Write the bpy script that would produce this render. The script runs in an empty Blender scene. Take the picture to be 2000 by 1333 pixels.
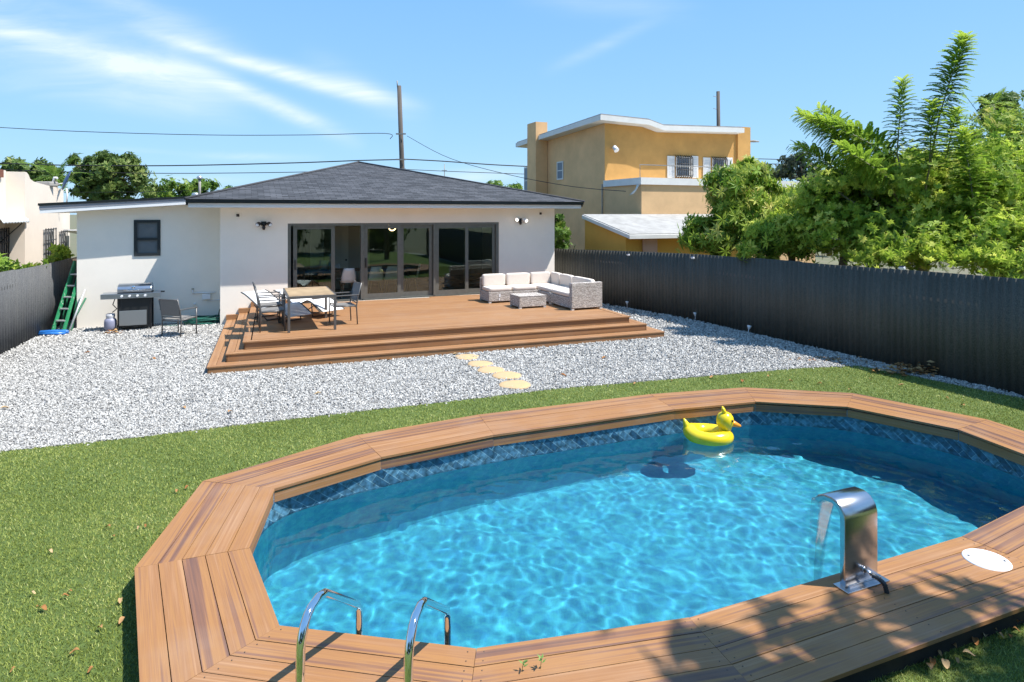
import bpy, bmesh, math, random
import numpy as np
from mathutils import Vector, Matrix
R = math.radians
random.seed(7); rng = np.random.default_rng(7)
S = bpy.context.scene

# ------------------------------------------------------------------ camera
F, CX, CY, H = 1240.0, 1000.0, 415.0, 2.9
cam_d = bpy.data.cameras.new('camera'); cam = bpy.data.objects.new('camera', cam_d); S.collection.objects.link(cam)
cam.location = (0, 0, H); cam.rotation_euler = (R(90), 0, 0)
cam_d.sensor_width = 36; cam_d.lens = 36*F/2000; cam_d.shift_y = -(666.5-CY)/2000
cam_d.clip_start = 0.05; cam_d.clip_end = 3000
S.camera = cam

# ------------------------------------------------------------------ sun + sky + exposure
SUN_EL, SUN_AZ = 60.0, -9.0            # azimuth of the sun, degrees from +X towards +Y
w = bpy.data.worlds.new('World'); S.world = w; w.use_nodes = True
def build_world():
    nt = w.node_tree; N = nt.nodes; L = nt.links; N.clear()
    out = N.new('ShaderNodeOutputWorld'); bg = N.new('ShaderNodeBackground')
    sky = N.new('ShaderNodeTexSky'); sky.sky_type = 'NISHITA'; sky.sun_disc = False
    sky.sun_elevation = R(SUN_EL); sky.sun_rotation = R(90-SUN_AZ)
    sky.air_density = 1.15; sky.dust_density = 0.2; sky.ozone_density = 2.6
    bg.inputs['Strength'].default_value = 0.11
    tc = N.new('ShaderNodeTexCoord'); sp = N.new('ShaderNodeSeparateXYZ'); L.new(tc.outputs['Generated'], sp.inputs[0])
    def m(op, a, b=None, c=None, clamp=False):
        n = N.new('ShaderNodeMath'); n.operation = op; n.use_clamp = clamp
        for i, x in enumerate((a, b, c)):
            if x is None: continue
            if isinstance(x, (int, float)): n.inputs[i].default_value = x
            else: L.new(x, n.inputs[i])
        return n.outputs[0]
    yy = m('MAXIMUM', m('ABSOLUTE', sp.outputs[1]), 0.05)
    s = m('DIVIDE', sp.outputs[0], yy); t = m('DIVIDE', sp.outputs[2], yy)
    cm = N.new('ShaderNodeCombineXYZ'); L.new(s, cm.inputs[0]); L.new(t, cm.inputs[1])
    # thin cirrus: wisps stretched along their own direction
    mp = N.new('ShaderNodeMapping'); mp.vector_type = 'POINT'; L.new(cm.outputs[0], mp.inputs[0])
    mp.inputs['Rotation'].default_value = (0, 0, R(20)); mp.inputs['Scale'].default_value = (2.2, 15, 1)
    wn = N.new('ShaderNodeTexNoise'); wn.inputs['Scale'].default_value = 3.0; L.new(cm.outputs[0], wn.inputs['Vector'])
    wa = N.new('ShaderNodeVectorMath'); wa.operation = 'MULTIPLY_ADD'; L.new(wn.outputs['Color'], wa.inputs[0]); wa.inputs[1].default_value = (1.2, 1.2, 0); L.new(mp.outputs[0], wa.inputs[2])
    n1 = N.new('ShaderNodeTexNoise'); n1.inputs['Scale'].default_value = 1.0; n1.inputs['Detail'].default_value = 7; n1.inputs['Roughness'].default_value = 0.62; n1.inputs['Distortion'].default_value = 0.3
    L.new(wa.outputs[0], n1.inputs['Vector'])
    def band(s0, t0, s1, t1, wd, fade=0.12):
        # soft band round the segment (s0,t0)-(s1,t1)
        ln = math.hypot(s1-s0, t1-t0); dx, dy = (s1-s0)/ln, (t1-t0)/ln
        a = m('SUBTRACT', s, s0); b = m('SUBTRACT', t, t0)
        al = m('ADD', m('MULTIPLY', a, dx), m('MULTIPLY', b, dy))
        ac = m('ADD', m('MULTIPLY', a, -dy), m('MULTIPLY', b, dx))
        g = m('POWER', 2.718, m('MULTIPLY', m('MULTIPLY', ac, ac), -1.0/(wd*wd)))
        e0 = m('MULTIPLY', al, 1/fade, clamp=True) if False else m('DIVIDE', m('ADD', al, fade), fade, clamp=True)
        e1 = m('DIVIDE', m('SUBTRACT', ln+fade*0.4, al), fade, clamp=True)
        return m('MULTIPLY', g, m('MULTIPLY', e0, e1))
    def P(x, y): return ((x-CX)/F, (CY-y)/F)
    bands = []
    for (x0, y0, x1, y1, wd, k) in [(-60, 40, 440, 178, 0.017, .80), (455, 170, 665, 262, 0.013, .95), (-60, 75, 460, 215, 0.034, .36), (380, 92, 700, 192, 0.010, .70), (560, 140, 795, 203, 0.013, .80), (220, -5, 470, 108, 0.022, .40),
                                    (-60, -10, 420, 150, 0.05, .30), (0, 160, 330, 215, 0.02, .22), (1185, 85, 1260, 50, 0.010, .35), (1130, 0, 1340, 20, 0.02, .22), (700, 170, 800, 235, .02, .3),
                                    (470, 306, 580, 308, 0.006, .50), (250, 293, 320, 297, 0.004, .40), (930, 345, 1010, 340, 0.012, .60), (380, 352, 460, 352, 0.006, .40)]:
        p0 = P(x0, y0); p1 = P(x1, y1)
        bands.append(m('MULTIPLY', band(p0[0], p0[1], p1[0], p1[1], wd), k))
    tot = bands[0]
    for b in bands[1:]: tot = m('ADD', tot, b)
    mr = N.new('ShaderNodeMapRange'); L.new(n1.outputs[0], mr.inputs[0]); mr.inputs[1].default_value = 0.32; mr.inputs[2].default_value = 0.66; mr.inputs[3].default_value = 0.12; mr.inputs[4].default_value = 1.45
    fac = m('MULTIPLY', m('MULTIPLY', tot, 0.62), mr.outputs[0], clamp=True)
    fac = m('MINIMUM', fac, 0.78)
    front = m('GREATER_THAN', sp.outputs[1], 0.0)
    # scattered cirrus for the half of the sky behind
    fac = m('MULTIPLY', fac, front)
    mx = N.new('ShaderNodeMix'); mx.data_type = 'RGBA'; L.new(fac, mx.inputs[0])
    tint = N.new('ShaderNodeMix'); tint.data_type = 'RGBA'; tint.inputs[0].default_value = 0.82
    el = N.new('ShaderNodeMix'); el.data_type = 'RGBA'; L.new(m('MULTIPLY', m('MAXIMUM', sp.outputs[2], 0.0), 2.6, clamp=True), el.inputs[0]); el.inputs[6].default_value = (2.1, 4.0, 6.0, 1); el.inputs[7].default_value = (1.25, 3.0, 5.8, 1)
    L.new(sky.outputs[0], tint.inputs[6]); L.new(el.outputs[2], tint.inputs[7])
    L.new(tint.outputs[2], mx.inputs[6]); mx.inputs[7].default_value = (5.6, 6.1, 6.5, 1)
    L.new(mx.outputs[2], bg.inputs[0]); L.new(bg.outputs[0], out.inputs[0])
build_world()
sd = bpy.data.lights.new('sun', 'SUN'); sd.energy = 5.0; sd.angle = R(0.5); sd.color = (1.0, 0.965, 0.91)
sun = bpy.data.objects.new('sun', sd); S.collection.objects.link(sun)
sdir = Vector((math.cos(R(SUN_EL))*math.cos(R(SUN_AZ)), math.cos(R(SUN_EL))*math.sin(R(SUN_AZ)), math.sin(R(SUN_EL))))
sun.rotation_euler = sdir.to_track_quat('Z', 'Y').to_euler(); sun.location = sdir*40
sd.cycles.is_caustics_light = True
S.view_settings.view_transform = 'Standard'; S.view_settings.look = 'None'; S.view_settings.gamma = 1
S.view_settings.exposure = 0.76
S.render.engine = 'CYCLES'
try:
    S.cycles.use_denoising = True; S.cycles.denoiser = 'OPENIMAGEDENOISE'
    S.cycles.max_bounces = 12; S.cycles.transparent_max_bounces = 16
    S.cycles.diffuse_bounces = 5; S.cycles.glossy_bounces = 4; S.cycles.transmission_bounces = 8
    S.cycles.sample_clamp_indirect = 6; S.cycles.sample_clamp_direct = 0
except Exception: pass

# ------------------------------------------------------------------ helpers
def G(px, py, z=0.0):
    D = (H-z)*F/(py-CY); return Vector(((px-CX)/F*D, D, z))
def AT(px, py, D): return Vector(((px-CX)/F*D, D, H-(py-CY)/F*D))
def lin(c): return tuple((x/12.92 if x <= .04045 else ((x+.055)/1.055)**2.4) for x in c)
TH = R(23.0)
U = Vector((math.cos(TH), math.sin(TH), 0)); V = Vector((-math.sin(TH), math.cos(TH), 0)); Z = Vector((0, 0, 1))
MATS = {}
def principled(name, col, rough=0.6, metal=0.0, noise=None, bump=None, col2=None, coord='Object', spec=0.5, trans=0.0, emit=None, stretch=None):
    if name in MATS: return MATS[name]
    m = bpy.data.materials.new(name); m.use_nodes = True; nt = m.node_tree; N = nt.nodes; L = nt.links
    b = N['Principled BSDF']; b.inputs['Base Color'].default_value = (*col, 1); b.inputs['Roughness'].default_value = rough; b.inputs['Metallic'].default_value = metal
    b.inputs['Specular IOR Level'].default_value = spec; b.inputs['Transmission Weight'].default_value = trans
    tc = N.new('ShaderNodeTexCoord'); vec = tc.outputs[coord]
    if stretch:
        mp = N.new('ShaderNodeMapping'); mp.inputs['Scale'].default_value = stretch; L.new(vec, mp.inputs[0]); vec = mp.outputs[0]
    if noise:
        n = N.new('ShaderNodeTexNoise'); n.inputs['Scale'].default_value = noise[0]; n.inputs['Detail'].default_value = 6; n.inputs['Roughness'].default_value = .65
        L.new(vec, n.inputs['Vector'])
        cr = N.new('ShaderNodeValToRGB'); L.new(n.outputs[0], cr.inputs[0])
        c2 = col2 or tuple(x*(1-noise[1]) for x in col)
        cr.color_ramp.elements[0].position = .32; cr.color_ramp.elements[0].color = (*c2, 1); cr.color_ramp.elements[1].position = .68; cr.color_ramp.elements[1].color = (*col, 1)
        L.new(cr.outputs[0], b.inputs['Base Color'])
    if bump:
        n = N.new('ShaderNodeTexNoise'); n.inputs['Scale'].default_value = bump[0]; n.inputs['Detail'].default_value = 5; L.new(vec, n.inputs['Vector'])
        bp = N.new('ShaderNodeBump'); bp.inputs['Strength'].default_value = bump[1]; bp.inputs['Distance'].default_value = bump[2] if len(bump) > 2 else 0.01
        L.new(n.outputs[0], bp.inputs['Height']); L.new(bp.outputs[0], b.inputs['Normal'])
    if emit: b.inputs['Emission Color'].default_value = (*emit[0], 1); b.inputs['Emission Strength'].default_value = emit[1]
    MATS[name] = m; return m

class MB:
    def __init__(s): s.v = []; s.f = []; s.uv = []; s.r = []; s.M = Matrix.Identity(4); s.rnd = 0.0; s.sm = []
    def add(s, vs, fs, uvs=None, smooth=False):
        o = len(s.v)
        for p in vs: s.v.append(s.M @ Vector(p)); s.r.append(s.rnd)
        for i, f in enumerate(fs):
            s.f.append([o+k for k in f]); s.sm.append(smooth)
            s.uv.append(uvs[i] if uvs else [(0, 0)]*len(f))
        return s
    def box(s, c, size, rz=0.0, rot=None):
        c = Vector(c); h = [x/2 for x in size]; M = rot if rot is not None else Matrix.Rotation(rz, 3, 'Z')
        vs = [c + M @ Vector((x*h[0], y*h[1], z*h[2])) for z in (-1, 1) for y in (-1, 1) for x in (-1, 1)]
        fs = [(0, 2, 3, 1), (4, 5, 7, 6), (0, 1, 5, 4), (2, 6, 7, 3), (0, 4, 6, 2), (1, 3, 7, 5)]
        a, b, d = size
        uv = [[(0, 0), (0, b), (a, b), (a, 0)], [(0, 0), (a, 0), (a, b), (0, b)], [(0, 0), (a, 0), (a, d), (0, d)], [(0, 0), (0, d), (a, d), (a, 0)], [(0, 0), (0, d), (b, d), (b, 0)], [(0, 0), (b, 0), (b, d), (0, d)]]
        return s.add(vs, fs, uv)
    def bb(s, x0, x1, y0, y1, z0, z1): return s.box(((x0+x1)/2, (y0+y1)/2, (z0+z1)/2), (x1-x0, y1-y0, z1-z0))
    def beam(s, p, q, w_, h_, up=(0, 0, 1)):
        p = Vector(p); q = Vector(q); d = (q-p); L_ = d.length; d.normalize(); up = Vector(up)
        if abs(d.dot(up)) > .99: up = Vector((1, 0, 0))
        x = d.cross(up).normalized(); y = x.cross(d).normalized()
        M = Matrix((x, d, y)).transposed()
        return s.box((p+q)/2, (w_, L_, h_), rot=M)
    def tube(s, pts, r, n=8, caps=True, closed=False):
        pts = [Vector(p) for p in pts]; rs = r if isinstance(r, (list, tuple)) else [r]*len(pts)
        k = len(pts); prev = None; vs = []
        for i, p in enumerate(pts):
            if closed: t = (pts[(i+1) % k]-pts[i-1])
            else: t = (pts[min(i+1, k-1)]-pts[max(i-1, 0)])
            t.normalize()
            if prev is None:
                a = Vector((0, 0, 1)) if abs(t.z) < .9 else Vector((1, 0, 0)); x = t.cross(a).normalized()
            else:
                x = (prev - t*prev.dot(t))
                if x.length < 1e-6: x = t.orthogonal()
                x.normalize()
            prev = x; y = t.cross(x)
            for j in range(n):
                an = 2*math.pi*j/n; vs.append(p + (x*math.cos(an)+y*math.sin(an))*rs[i])
        fs = []
        for i in range(k if closed else k-1):
            i2 = (i+1) % k
            for j in range(n):
                j2 = (j+1) % n; fs.append((i*n+j, i*n+j2, i2*n+j2, i2*n+j))
        s.add(vs, fs, None, True)
        if caps and not closed:
            o = len(s.v)-len(vs); s.f.append([o+j for j in range(n)][::-1]); s.uv.append([(0, 0)]*n); s.sm.append(False)
            s.f.append([o+(k-1)*n+j for j in range(n)]); s.uv.append([(0, 0)]*n); s.sm.append(False)
        return s
    def cyl(s, p, q, r, n=16): return s.tube([p, q], r, n)
    def lathe(s, c, prof, n=20, smooth=True):
        c = Vector(c); vs = []
        for (r, z) in prof:
            for j in range(n):
                a = 2*math.pi*j/n; vs.append(c+Vector((r*math.cos(a), r*math.sin(a), z)))
        fs = []
        for i in range(len(prof)-1):
            for j in range(n):
                j2 = (j+1) % n; fs.append((i*n+j, i*n+j2, (i+1)*n+j2, (i+1)*n+j))
        s.add(vs, fs, None, smooth)
        return s
    def ball(s, c, rad, n=16, m=10, rot=None):
        rad = (rad,)*3 if isinstance(rad, (int, float)) else rad; c = Vector(c); vs = []
        for i in range(m+1):
            th = math.pi*i/m
            for j in range(n):
                ph = 2*math.pi*j/n; p = Vector((math.sin(th)*math.cos(ph)*rad[0], math.sin(th)*math.sin(ph)*rad[1], math.cos(th)*rad[2]))
                vs.append(c+(rot @ p if rot is not None else p))
        fs = []
        for i in range(m):
            for j in range(n):
                j2 = (j+1) % n; fs.append((i*n+j, (i+1)*n+j, (i+1)*n+j2, i*n+j2))
        return s.add(vs, fs, None, True)
    def prism(s, poly, z0, z1):
        n = len(poly); vs = [Vector((p[0], p[1], z0)) for p in poly]+[Vector((p[0], p[1], z1)) for p in poly]
        fs = [tuple(range(n))[::-1], tuple(range(n, 2*n))]+[(i, (i+1) % n, n+(i+1) % n, n+i) for i in range(n)]
        ar = sum(poly[i][0]*poly[(i+1) % n][1]-poly[(i+1) % n][0]*poly[i][1] for i in range(n))
        if ar < 0: fs = [f[::-1] for f in fs]
        return s.add(vs, fs, None)
    def build(s, name, mat, parent=None, smooth=None, bevel=None, world=True, weld=False):
        me = bpy.data.meshes.new(name)
        vs = s.v
        pw = parent
        while pw is not None and 'MW' not in pw.keys(): pw = pw.parent
        if pw is not None and world:
            Mi = Matrix([pw['MW'][i*4:i*4+4] for i in range(4)]).inverted(); vs = [Mi @ p for p in vs]
        me.from_pydata([tuple(p) for p in vs], [], s.f)
        uvl = me.uv_layers.new(name='UVMap'); fl = [c for f in s.uv for q in f for c in q]
        uvl.data.foreach_set('uv', fl)
        at = me.attributes.new('rnd', 'FLOAT', 'POINT'); at.data.foreach_set('value', s.r)
        me.polygons.foreach_set('use_smooth', [True]*len(s.f) if smooth else ([False]*len(s.f) if smooth is False else s.sm))
        me.materials.append(mat); me.update()
        o = bpy.data.objects.new(name, me); S.collection.objects.link(o)
        if parent is not None: o.parent = parent
        if bevel:
            md = o.modifiers.new('bevel', 'BEVEL'); md.width = bevel; md.segments = 2; md.limit_method = 'ANGLE'
        return o
def tag(o, label, cat, group=None):
    o['label'] = label; o['category'] = cat
    if group: o['group'] = group
    return o
def thing(name, label, cat, loc=(0, 0, 0), rz=0.0, group=None):
    e = bpy.data.objects.new(name, None); S.collection.objects.link(e); e.location = loc; e.rotation_euler = (0, 0, rz); e.empty_display_size = .1
    M = Matrix.Translation(Vector(loc)) @ Matrix.Rotation(rz, 4, 'Z'); e['MW'] = [x for row in M for x in row]
    return tag(e, label, cat, group)
def struct(o): o['kind'] = 'structure'; return o
def stuff(o): o['kind'] = 'stuff'; return o
def dup(root, loc, rz, label, group=None):
    r = root.copy(); S.collection.objects.link(r); r.location = loc; r.rotation_euler = (0, 0, rz); r['label'] = label
    if group: r['group'] = group
    for ch in list(root.children):
        c = ch.copy(); S.collection.objects.link(c); c.parent = r
        for g in ch.children:
            d = g.copy(); S.collection.objects.link(d); d.parent = c
    return r
def L_(mb): mb.M = Matrix.Identity(4); return mb
def on_plane(px, py, P0, d):
    k = (px-CX)/F; D = (d.y*P0.x-d.x*P0.y)/(d.y*k-d.x)
    return AT(px, py, D)
def arc(c, r, a0, a1, n, ax, ay):
    return [Vector(c)+Vector(ax)*r*math.cos(a0+(a1-a0)*i/n)+Vector(ay)*r*math.sin(a0+(a1-a0)*i/n) for i in range(n+1)]

def raw_mesh(name, verts, faces_n, mat, rnd=None, parent=None, smooth=False):
    """verts (N,3) array, faces: every faces_n consecutive verts are a face"""
    me = bpy.data.meshes.new(name); nv = len(verts)
    idx = np.arange(nv, dtype=np.int32)
    return raw_mesh_i(name, verts, idx.reshape(-1, faces_n), mat, rnd, parent, smooth)
def raw_mesh_i(name, verts, faces, mat, rnd=None, parent=None, smooth=False):
    me = bpy.data.meshes.new(name); verts = np.asarray(verts, dtype=np.float32)
    if parent is not None and 'MW' in parent.keys():
        Mi = np.array(Matrix([parent['MW'][i*4:i*4+4] for i in range(4)]).inverted()); verts = verts @ Mi[:3, :3].T + Mi[:3, 3]
    nf, k = faces.shape
    me.vertices.add(len(verts)); me.vertices.foreach_set('co', np.ascontiguousarray(verts, dtype=np.float32).ravel())
    me.loops.add(nf*k); me.loops.foreach_set('vertex_index', np.ascontiguousarray(faces, dtype=np.int32).ravel())
    me.polygons.add(nf); me.polygons.foreach_set('loop_start', np.arange(nf, dtype=np.int32)*k)
    me.polygons.foreach_set('use_smooth', np.full(nf, smooth))
    if rnd is not None:
        at = me.attributes.new('rnd', 'FLOAT', 'POINT'); at.data.foreach_set('value', np.ascontiguousarray(rnd, dtype=np.float32))
    me.materials.append(mat); me.update(calc_edges=True); me.validate()
    o = bpy.data.objects.new(name, me); S.collection.objects.link(o)
    if parent is not None: o.parent = parent
    return o

# ------------------------------------------------------------------ materials
def ramp_mat(name, stops, rough=.8, attr='rnd', transl=0.0, noise=None, bump=None, spec=.3):
    m = bpy.data.materials.new(name); m.use_nodes = True; nt = m.node_tree; N = nt.nodes; L = nt.links; b = N['Principled BSDF']
    a = N.new('ShaderNodeAttribute'); a.attribute_name = attr
    cr = N.new('ShaderNodeValToRGB'); e = cr.color_ramp.elements
    while len(e) < len(stops): e.new(.5)
    for i, (p, c) in enumerate(stops): e[i].position = p; e[i].color = (*c, 1)
    L.new(a.outputs['Fac'], cr.inputs[0]); col = cr.outputs[0]
    if noise:
        tc = N.new('ShaderNodeTexCoord'); n = N.new('ShaderNodeTexNoise'); n.inputs['Scale'].default_value = noise[0]; L.new(tc.outputs['Object'], n.inputs['Vector'])
        mr = N.new('ShaderNodeMapRange'); L.new(n.outputs[0], mr.inputs[0]); mr.inputs[1].default_value = .35; mr.inputs[2].default_value = .65; mr.inputs[3].default_value = 1-noise[1]; mr.inputs[4].default_value = 1+noise[1]
        mx = N.new('ShaderNodeVectorMath'); mx.operation = 'SCALE'; L.new(col, mx.inputs[0]); L.new(mr.outputs[0], mx.inputs['Scale']); col = mx.outputs[0]
    L.new(col, b.inputs['Base Color']); b.inputs['Roughness'].default_value = rough; b.inputs['Specular IOR Level'].default_value = spec
    if transl:
        tr = N.new('ShaderNodeBsdfTranslucent'); L.new(col, tr.inputs[0]); ms = N.new('ShaderNodeMixShader'); ms.inputs[0].default_value = transl
        L.new(b.outputs[0], ms.inputs[1]); L.new(tr.outputs[0], ms.inputs[2]); L.new(ms.outputs[0], N['Material Output'].inputs[0])
    return m
white_wall = principled('white_stucco', (.89, .82, .715), .85, noise=(1.3, .06), bump=(55, .35, .006))
white_trim = principled('white_trim', (.80, .80, .80), .55, noise=(3, .05))
grey_trim = principled('grey_trim', (.30, .30, .33), .7, noise=(6, .15))
black_gutter = principled('black_gutter', (.012, .014, .015), .35)
dark_frame = principled('bronze_door_frame', (.17, .17, .15), .38, metal=.3, noise=(9, .2))
black_plastic = principled('black_plastic', (.012, .012, .013), .4)
white_plastic = principled('white_plastic', (.75, .75, .75), .35)
chrome = principled('chrome', (.75, .76, .78), .07, metal=1.0)
steel = principled('brushed_steel', (.56, .56, .58), .22, metal=1.0, noise=(3, .15), stretch=(1, 1, 14))
grill_steel = principled('grill_steel', (.40, .44, .50), .28, metal=.9, noise=(4, .2))
rubber = principled('rubber', (.02, .02, .02), .8)
alu_dark = principled('dark_aluminium', (.10, .10, .10), .4, metal=.5)
alu_mid = principled('grey_aluminium', (.13, .125, .12), .4, metal=.4)
yellow_vinyl = principled('yellow_vinyl', (.80, .60, .015), .22, noise=(7, .12), spec=.6)
orange_vinyl = principled('orange_vinyl', (.85, .28, .02), .25)
cushion_mat = principled('cream_cushion', (.70, .61, .53), .9, noise=(14, .08), bump=(90, .2, .004))
concrete = principled('concrete', (.35, .33, .30), .9, noise=(5, .3), bump=(30, .3))
wood_pole = principled('weathered_pole', (.12, .10, .085), .9, noise=(12, .45), bump=(30, .5), stretch=(1, 1, .06))
cable_mat = principled('cable_black', (.015, .015, .015), .6)
leaf_dry = ramp_mat('dry_leaf', [(0, (.22, .08, .02)), (.5, (.32, .16, .055)), (1, (.42, .30, .16))], .8)

def board_mat(name, stops, rough=.55, fine=26.0, tone=.25, along=.45):
    m = bpy.data.materials.new(name); m.use_nodes = True; nt = m.node_tree; N = nt.nodes; L = nt.links; b = N['Principled BSDF']
    uv = N.new('ShaderNodeUVMap'); uv.uv_map = 'UVMap'
    at = N.new('ShaderNodeAttribute'); at.attribute_name = 'rnd'
    mp = N.new('ShaderNodeMapping'); mp.inputs['Scale'].default_value = (along, fine, 1); L.new(uv.outputs[0], mp.inputs[0])
    cb = N.new('ShaderNodeCombineXYZ'); mu = N.new('ShaderNodeMath'); mu.operation = 'MULTIPLY'; mu.inputs[1].default_value = 37.0; L.new(at.outputs['Fac'], mu.inputs[0]); L.new(mu.outputs[0], cb.inputs[0]); L.new(mu.outputs[0], cb.inputs[2])
    ad = N.new('ShaderNodeVectorMath'); ad.operation = 'ADD'; L.new(mp.outputs[0], ad.inputs[0]); L.new(cb.outputs[0], ad.inputs[1])
    n = N.new('ShaderNodeTexNoise'); n.inputs['Scale'].default_value = 1.0; n.inputs['Detail'].default_value = 3; n.inputs['Roughness'].default_value = .5; L.new(ad.outputs[0], n.inputs['Vector'])
    # board tone shifts the ramp
    sh = N.new('ShaderNodeMath'); sh.operation = 'MULTIPLY_ADD'; L.new(at.outputs['Fac'], sh.inputs[0]); sh.inputs[1].default_value = tone; L.new(n.outputs[0], sh.inputs[2])
    sb = N.new('ShaderNodeMath'); sb.operation = 'SUBTRACT'; L.new(sh.outputs[0], sb.inputs[0]); sb.inputs[1].default_value = tone*.5
    cr = N.new('ShaderNodeValToRGB'); L.new(sb.outputs[0], cr.inputs[0]); e = cr.color_ramp.elements
    while len(e) < len(stops): e.new(.5)
    for i, (p, c) in enumerate(stops): e[i].position = p; e[i].color = (*c, 1)
    # fine fibres
    n2 = N.new('ShaderNodeTexNoise'); n2.inputs['Scale'].default_value = 1.0; n2.inputs['Detail'].default_value = 2
    mp2 = N.new('ShaderNodeMapping'); mp2.inputs['Scale'].default_value = (3.0, 260, 1); L.new(uv.outputs[0], mp2.inputs[0]); L.new(mp2.outputs[0], n2.inputs['Vector'])
    mr = N.new('ShaderNodeMapRange'); L.new(n2.outputs[0], mr.inputs[0]); mr.inputs[1].default_value = .3; mr.inputs[2].default_value = .7; mr.inputs[3].default_value = .90; mr.inputs[4].default_value = 1.08
    # dust patches in object space
    tc = N.new('ShaderNodeTexCoord'); n3 = N.new('ShaderNodeTexNoise'); n3.inputs['Scale'].default_value = 2.3; n3.inputs['Detail'].default_value = 5; L.new(tc.outputs['Object'], n3.inputs['Vector'])
    sc = N.new('ShaderNodeVectorMath'); sc.operation = 'SCALE'; L.new(cr.outputs[0], sc.inputs[0]); L.new(mr.outputs[0], sc.inputs['Scale'])
    mr3 = N.new('ShaderNodeMapRange'); L.new(n3.outputs[0], mr3.inputs[0]); mr3.inputs[1].default_value = .45; mr3.inputs[2].default_value = .75; mr3.inputs[3].default_value = 0; mr3.inputs[4].default_value = .16
    mx = N.new('ShaderNodeMix'); mx.data_type = 'RGBA'; L.new(mr3.outputs[0], mx.inputs[0]); L.new(sc.outputs[0], mx.inputs[6]); mx.inputs[7].default_value = (.36, .28, .22, 1)
    L.new(mx.outputs[2], b.inputs['Base Color']); b.inputs['Roughness'].default_value = rough; b.inputs['Specular IOR Level'].default_value = .35
    bp = N.new('ShaderNodeBump'); bp.inputs['Strength'].default_value = .25; bp.inputs['Distance'].default_value = .002; L.new(n2.outputs[0], bp.inputs['Height']); L.new(bp.outputs[0], b.inputs['Normal'])
    return m
pool_board = board_mat('tigerwood_boards', [(.22, (.37, .198, .094)), (.38, (.275, .13, .052)), (.50, (.32, .155, .055)), (.60, (.20, .096, .055)), (.74, (.13, .068, .05))], tone=.24)
deck_board = board_mat('brown_composite', [(.3, (.34, .18, .082)), (.7, (.27, .132, .058))], tone=.3, fine=18)

# ------------------------------------------------------------------ pool geometry (rings in metres, deck top at z = .2)
DZ = 0.20; WZ = -0.13
IN = [(-2.11, 5.11), (-2.32, 6.21), (-1.44, 7.0), (-.22, 7.70), (2.23, 8.70), (3.47, 9.05), (4.65, 8.81), (5.55, 7.9), (5.78, 6.8), (4.95, 5.98), (3.75, 5.29), (1.18, 4.23), (-.22, 3.93), (-1.52, 4.15)]
OU = [(-2.87, 4.82), (-3.11, 6.38), (-1.875, 7.70), (-.444, 8.48), (2.05, 9.43), (3.59, 9.79), (5.10, 9.48), (6.20, 8.28), (6.62, 6.78), (5.5, 5.35), (4.15, 4.60), (1.40, 3.50), (-.25, 3.12), (-2.02, 3.45)]
IN = [Vector((*p, 0)) for p in IN]; OU = [Vector((*p, 0)) for p in OU]; NP = len(IN)
PC = Vector((1.73, 6.45, 0))
def smooth_ring(pts, off, k=12):
    n = len(pts); out = []
    for i in range(n):
        p0, p1, p2, p3 = pts[i-1], pts[i], pts[(i+1) % n], pts[(i+2) % n]
        for j in range(k):
            t = j/k
            out.append(.5*((2*p1)+(p2-p0)*t+(2*p0-5*p1+4*p2-p3)*t*t+(3*p1-p0-3*p2+p3)*t**3))
    res = []
    m = len(out)
    for i in range(m):
        t = (out[(i+1) % m]-out[i-1]).normalized(); nrm = Vector((t.y, -t.x, 0))
        if nrm.dot(out[i]-PC) < 0: nrm = -nrm
        res.append(out[i]+nrm*off)
    return res
WALL = smooth_ring(IN, 0.012)
MID = [IN[i].lerp(OU[i], .3) for i in range(NP)]

# ground sheets: rings round the pool
def ring_sheet(name, inner, outer_pts, z, mat, k=1):
    n = len(inner); vs = [(p.x, p.y, z) for p in inner]; vs += [(p.x, p.y, z) for p in outer_pts]
    mb = MB(); mb.add(vs, [(i, (i+1) % n, n+(i+1) % n, n+i) for i in range(n)]); 
    o = mb.build(name, mat); return o
def star_hit(poly, c, d):
    best = None; n = len(poly)
    for i in range(n):
        a = poly[i]-c; b = poly[(i+1) % n]-c; e = b-a
        den = d.x*e.y-d.y*e.x
        if abs(den) < 1e-9: continue
        t = (a.x*e.y-a.y*e.x)/den; s_ = (a.x*d.y-a.y*d.x)/den
        if t > 0 and -1e-9 <= s_ <= 1+1e-9 and (best is None or t > best): best = t
    return c+d*best
def dense_ring(pts, k):
    out = []
    for i in range(len(pts)):
        for j in range(k): out.append(pts[i].lerp(pts[(i+1) % len(pts)], j/k))
    return out
MIDD = dense_ring(MID, 16)
FAR = [Vector((math.cos(a)*900, math.sin(a)*900+6, 0)) for a in [math.atan2(p.y-PC.y, p.x-PC.x) for p in MIDD]]
ground_mat = principled('ground_soil', (.10, .12, .05), .95, noise=(.6, .5), col2=(.16, .13, .09))
struct(ring_sheet('ground', MIDD, FAR, 0.0, ground_mat))

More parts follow.
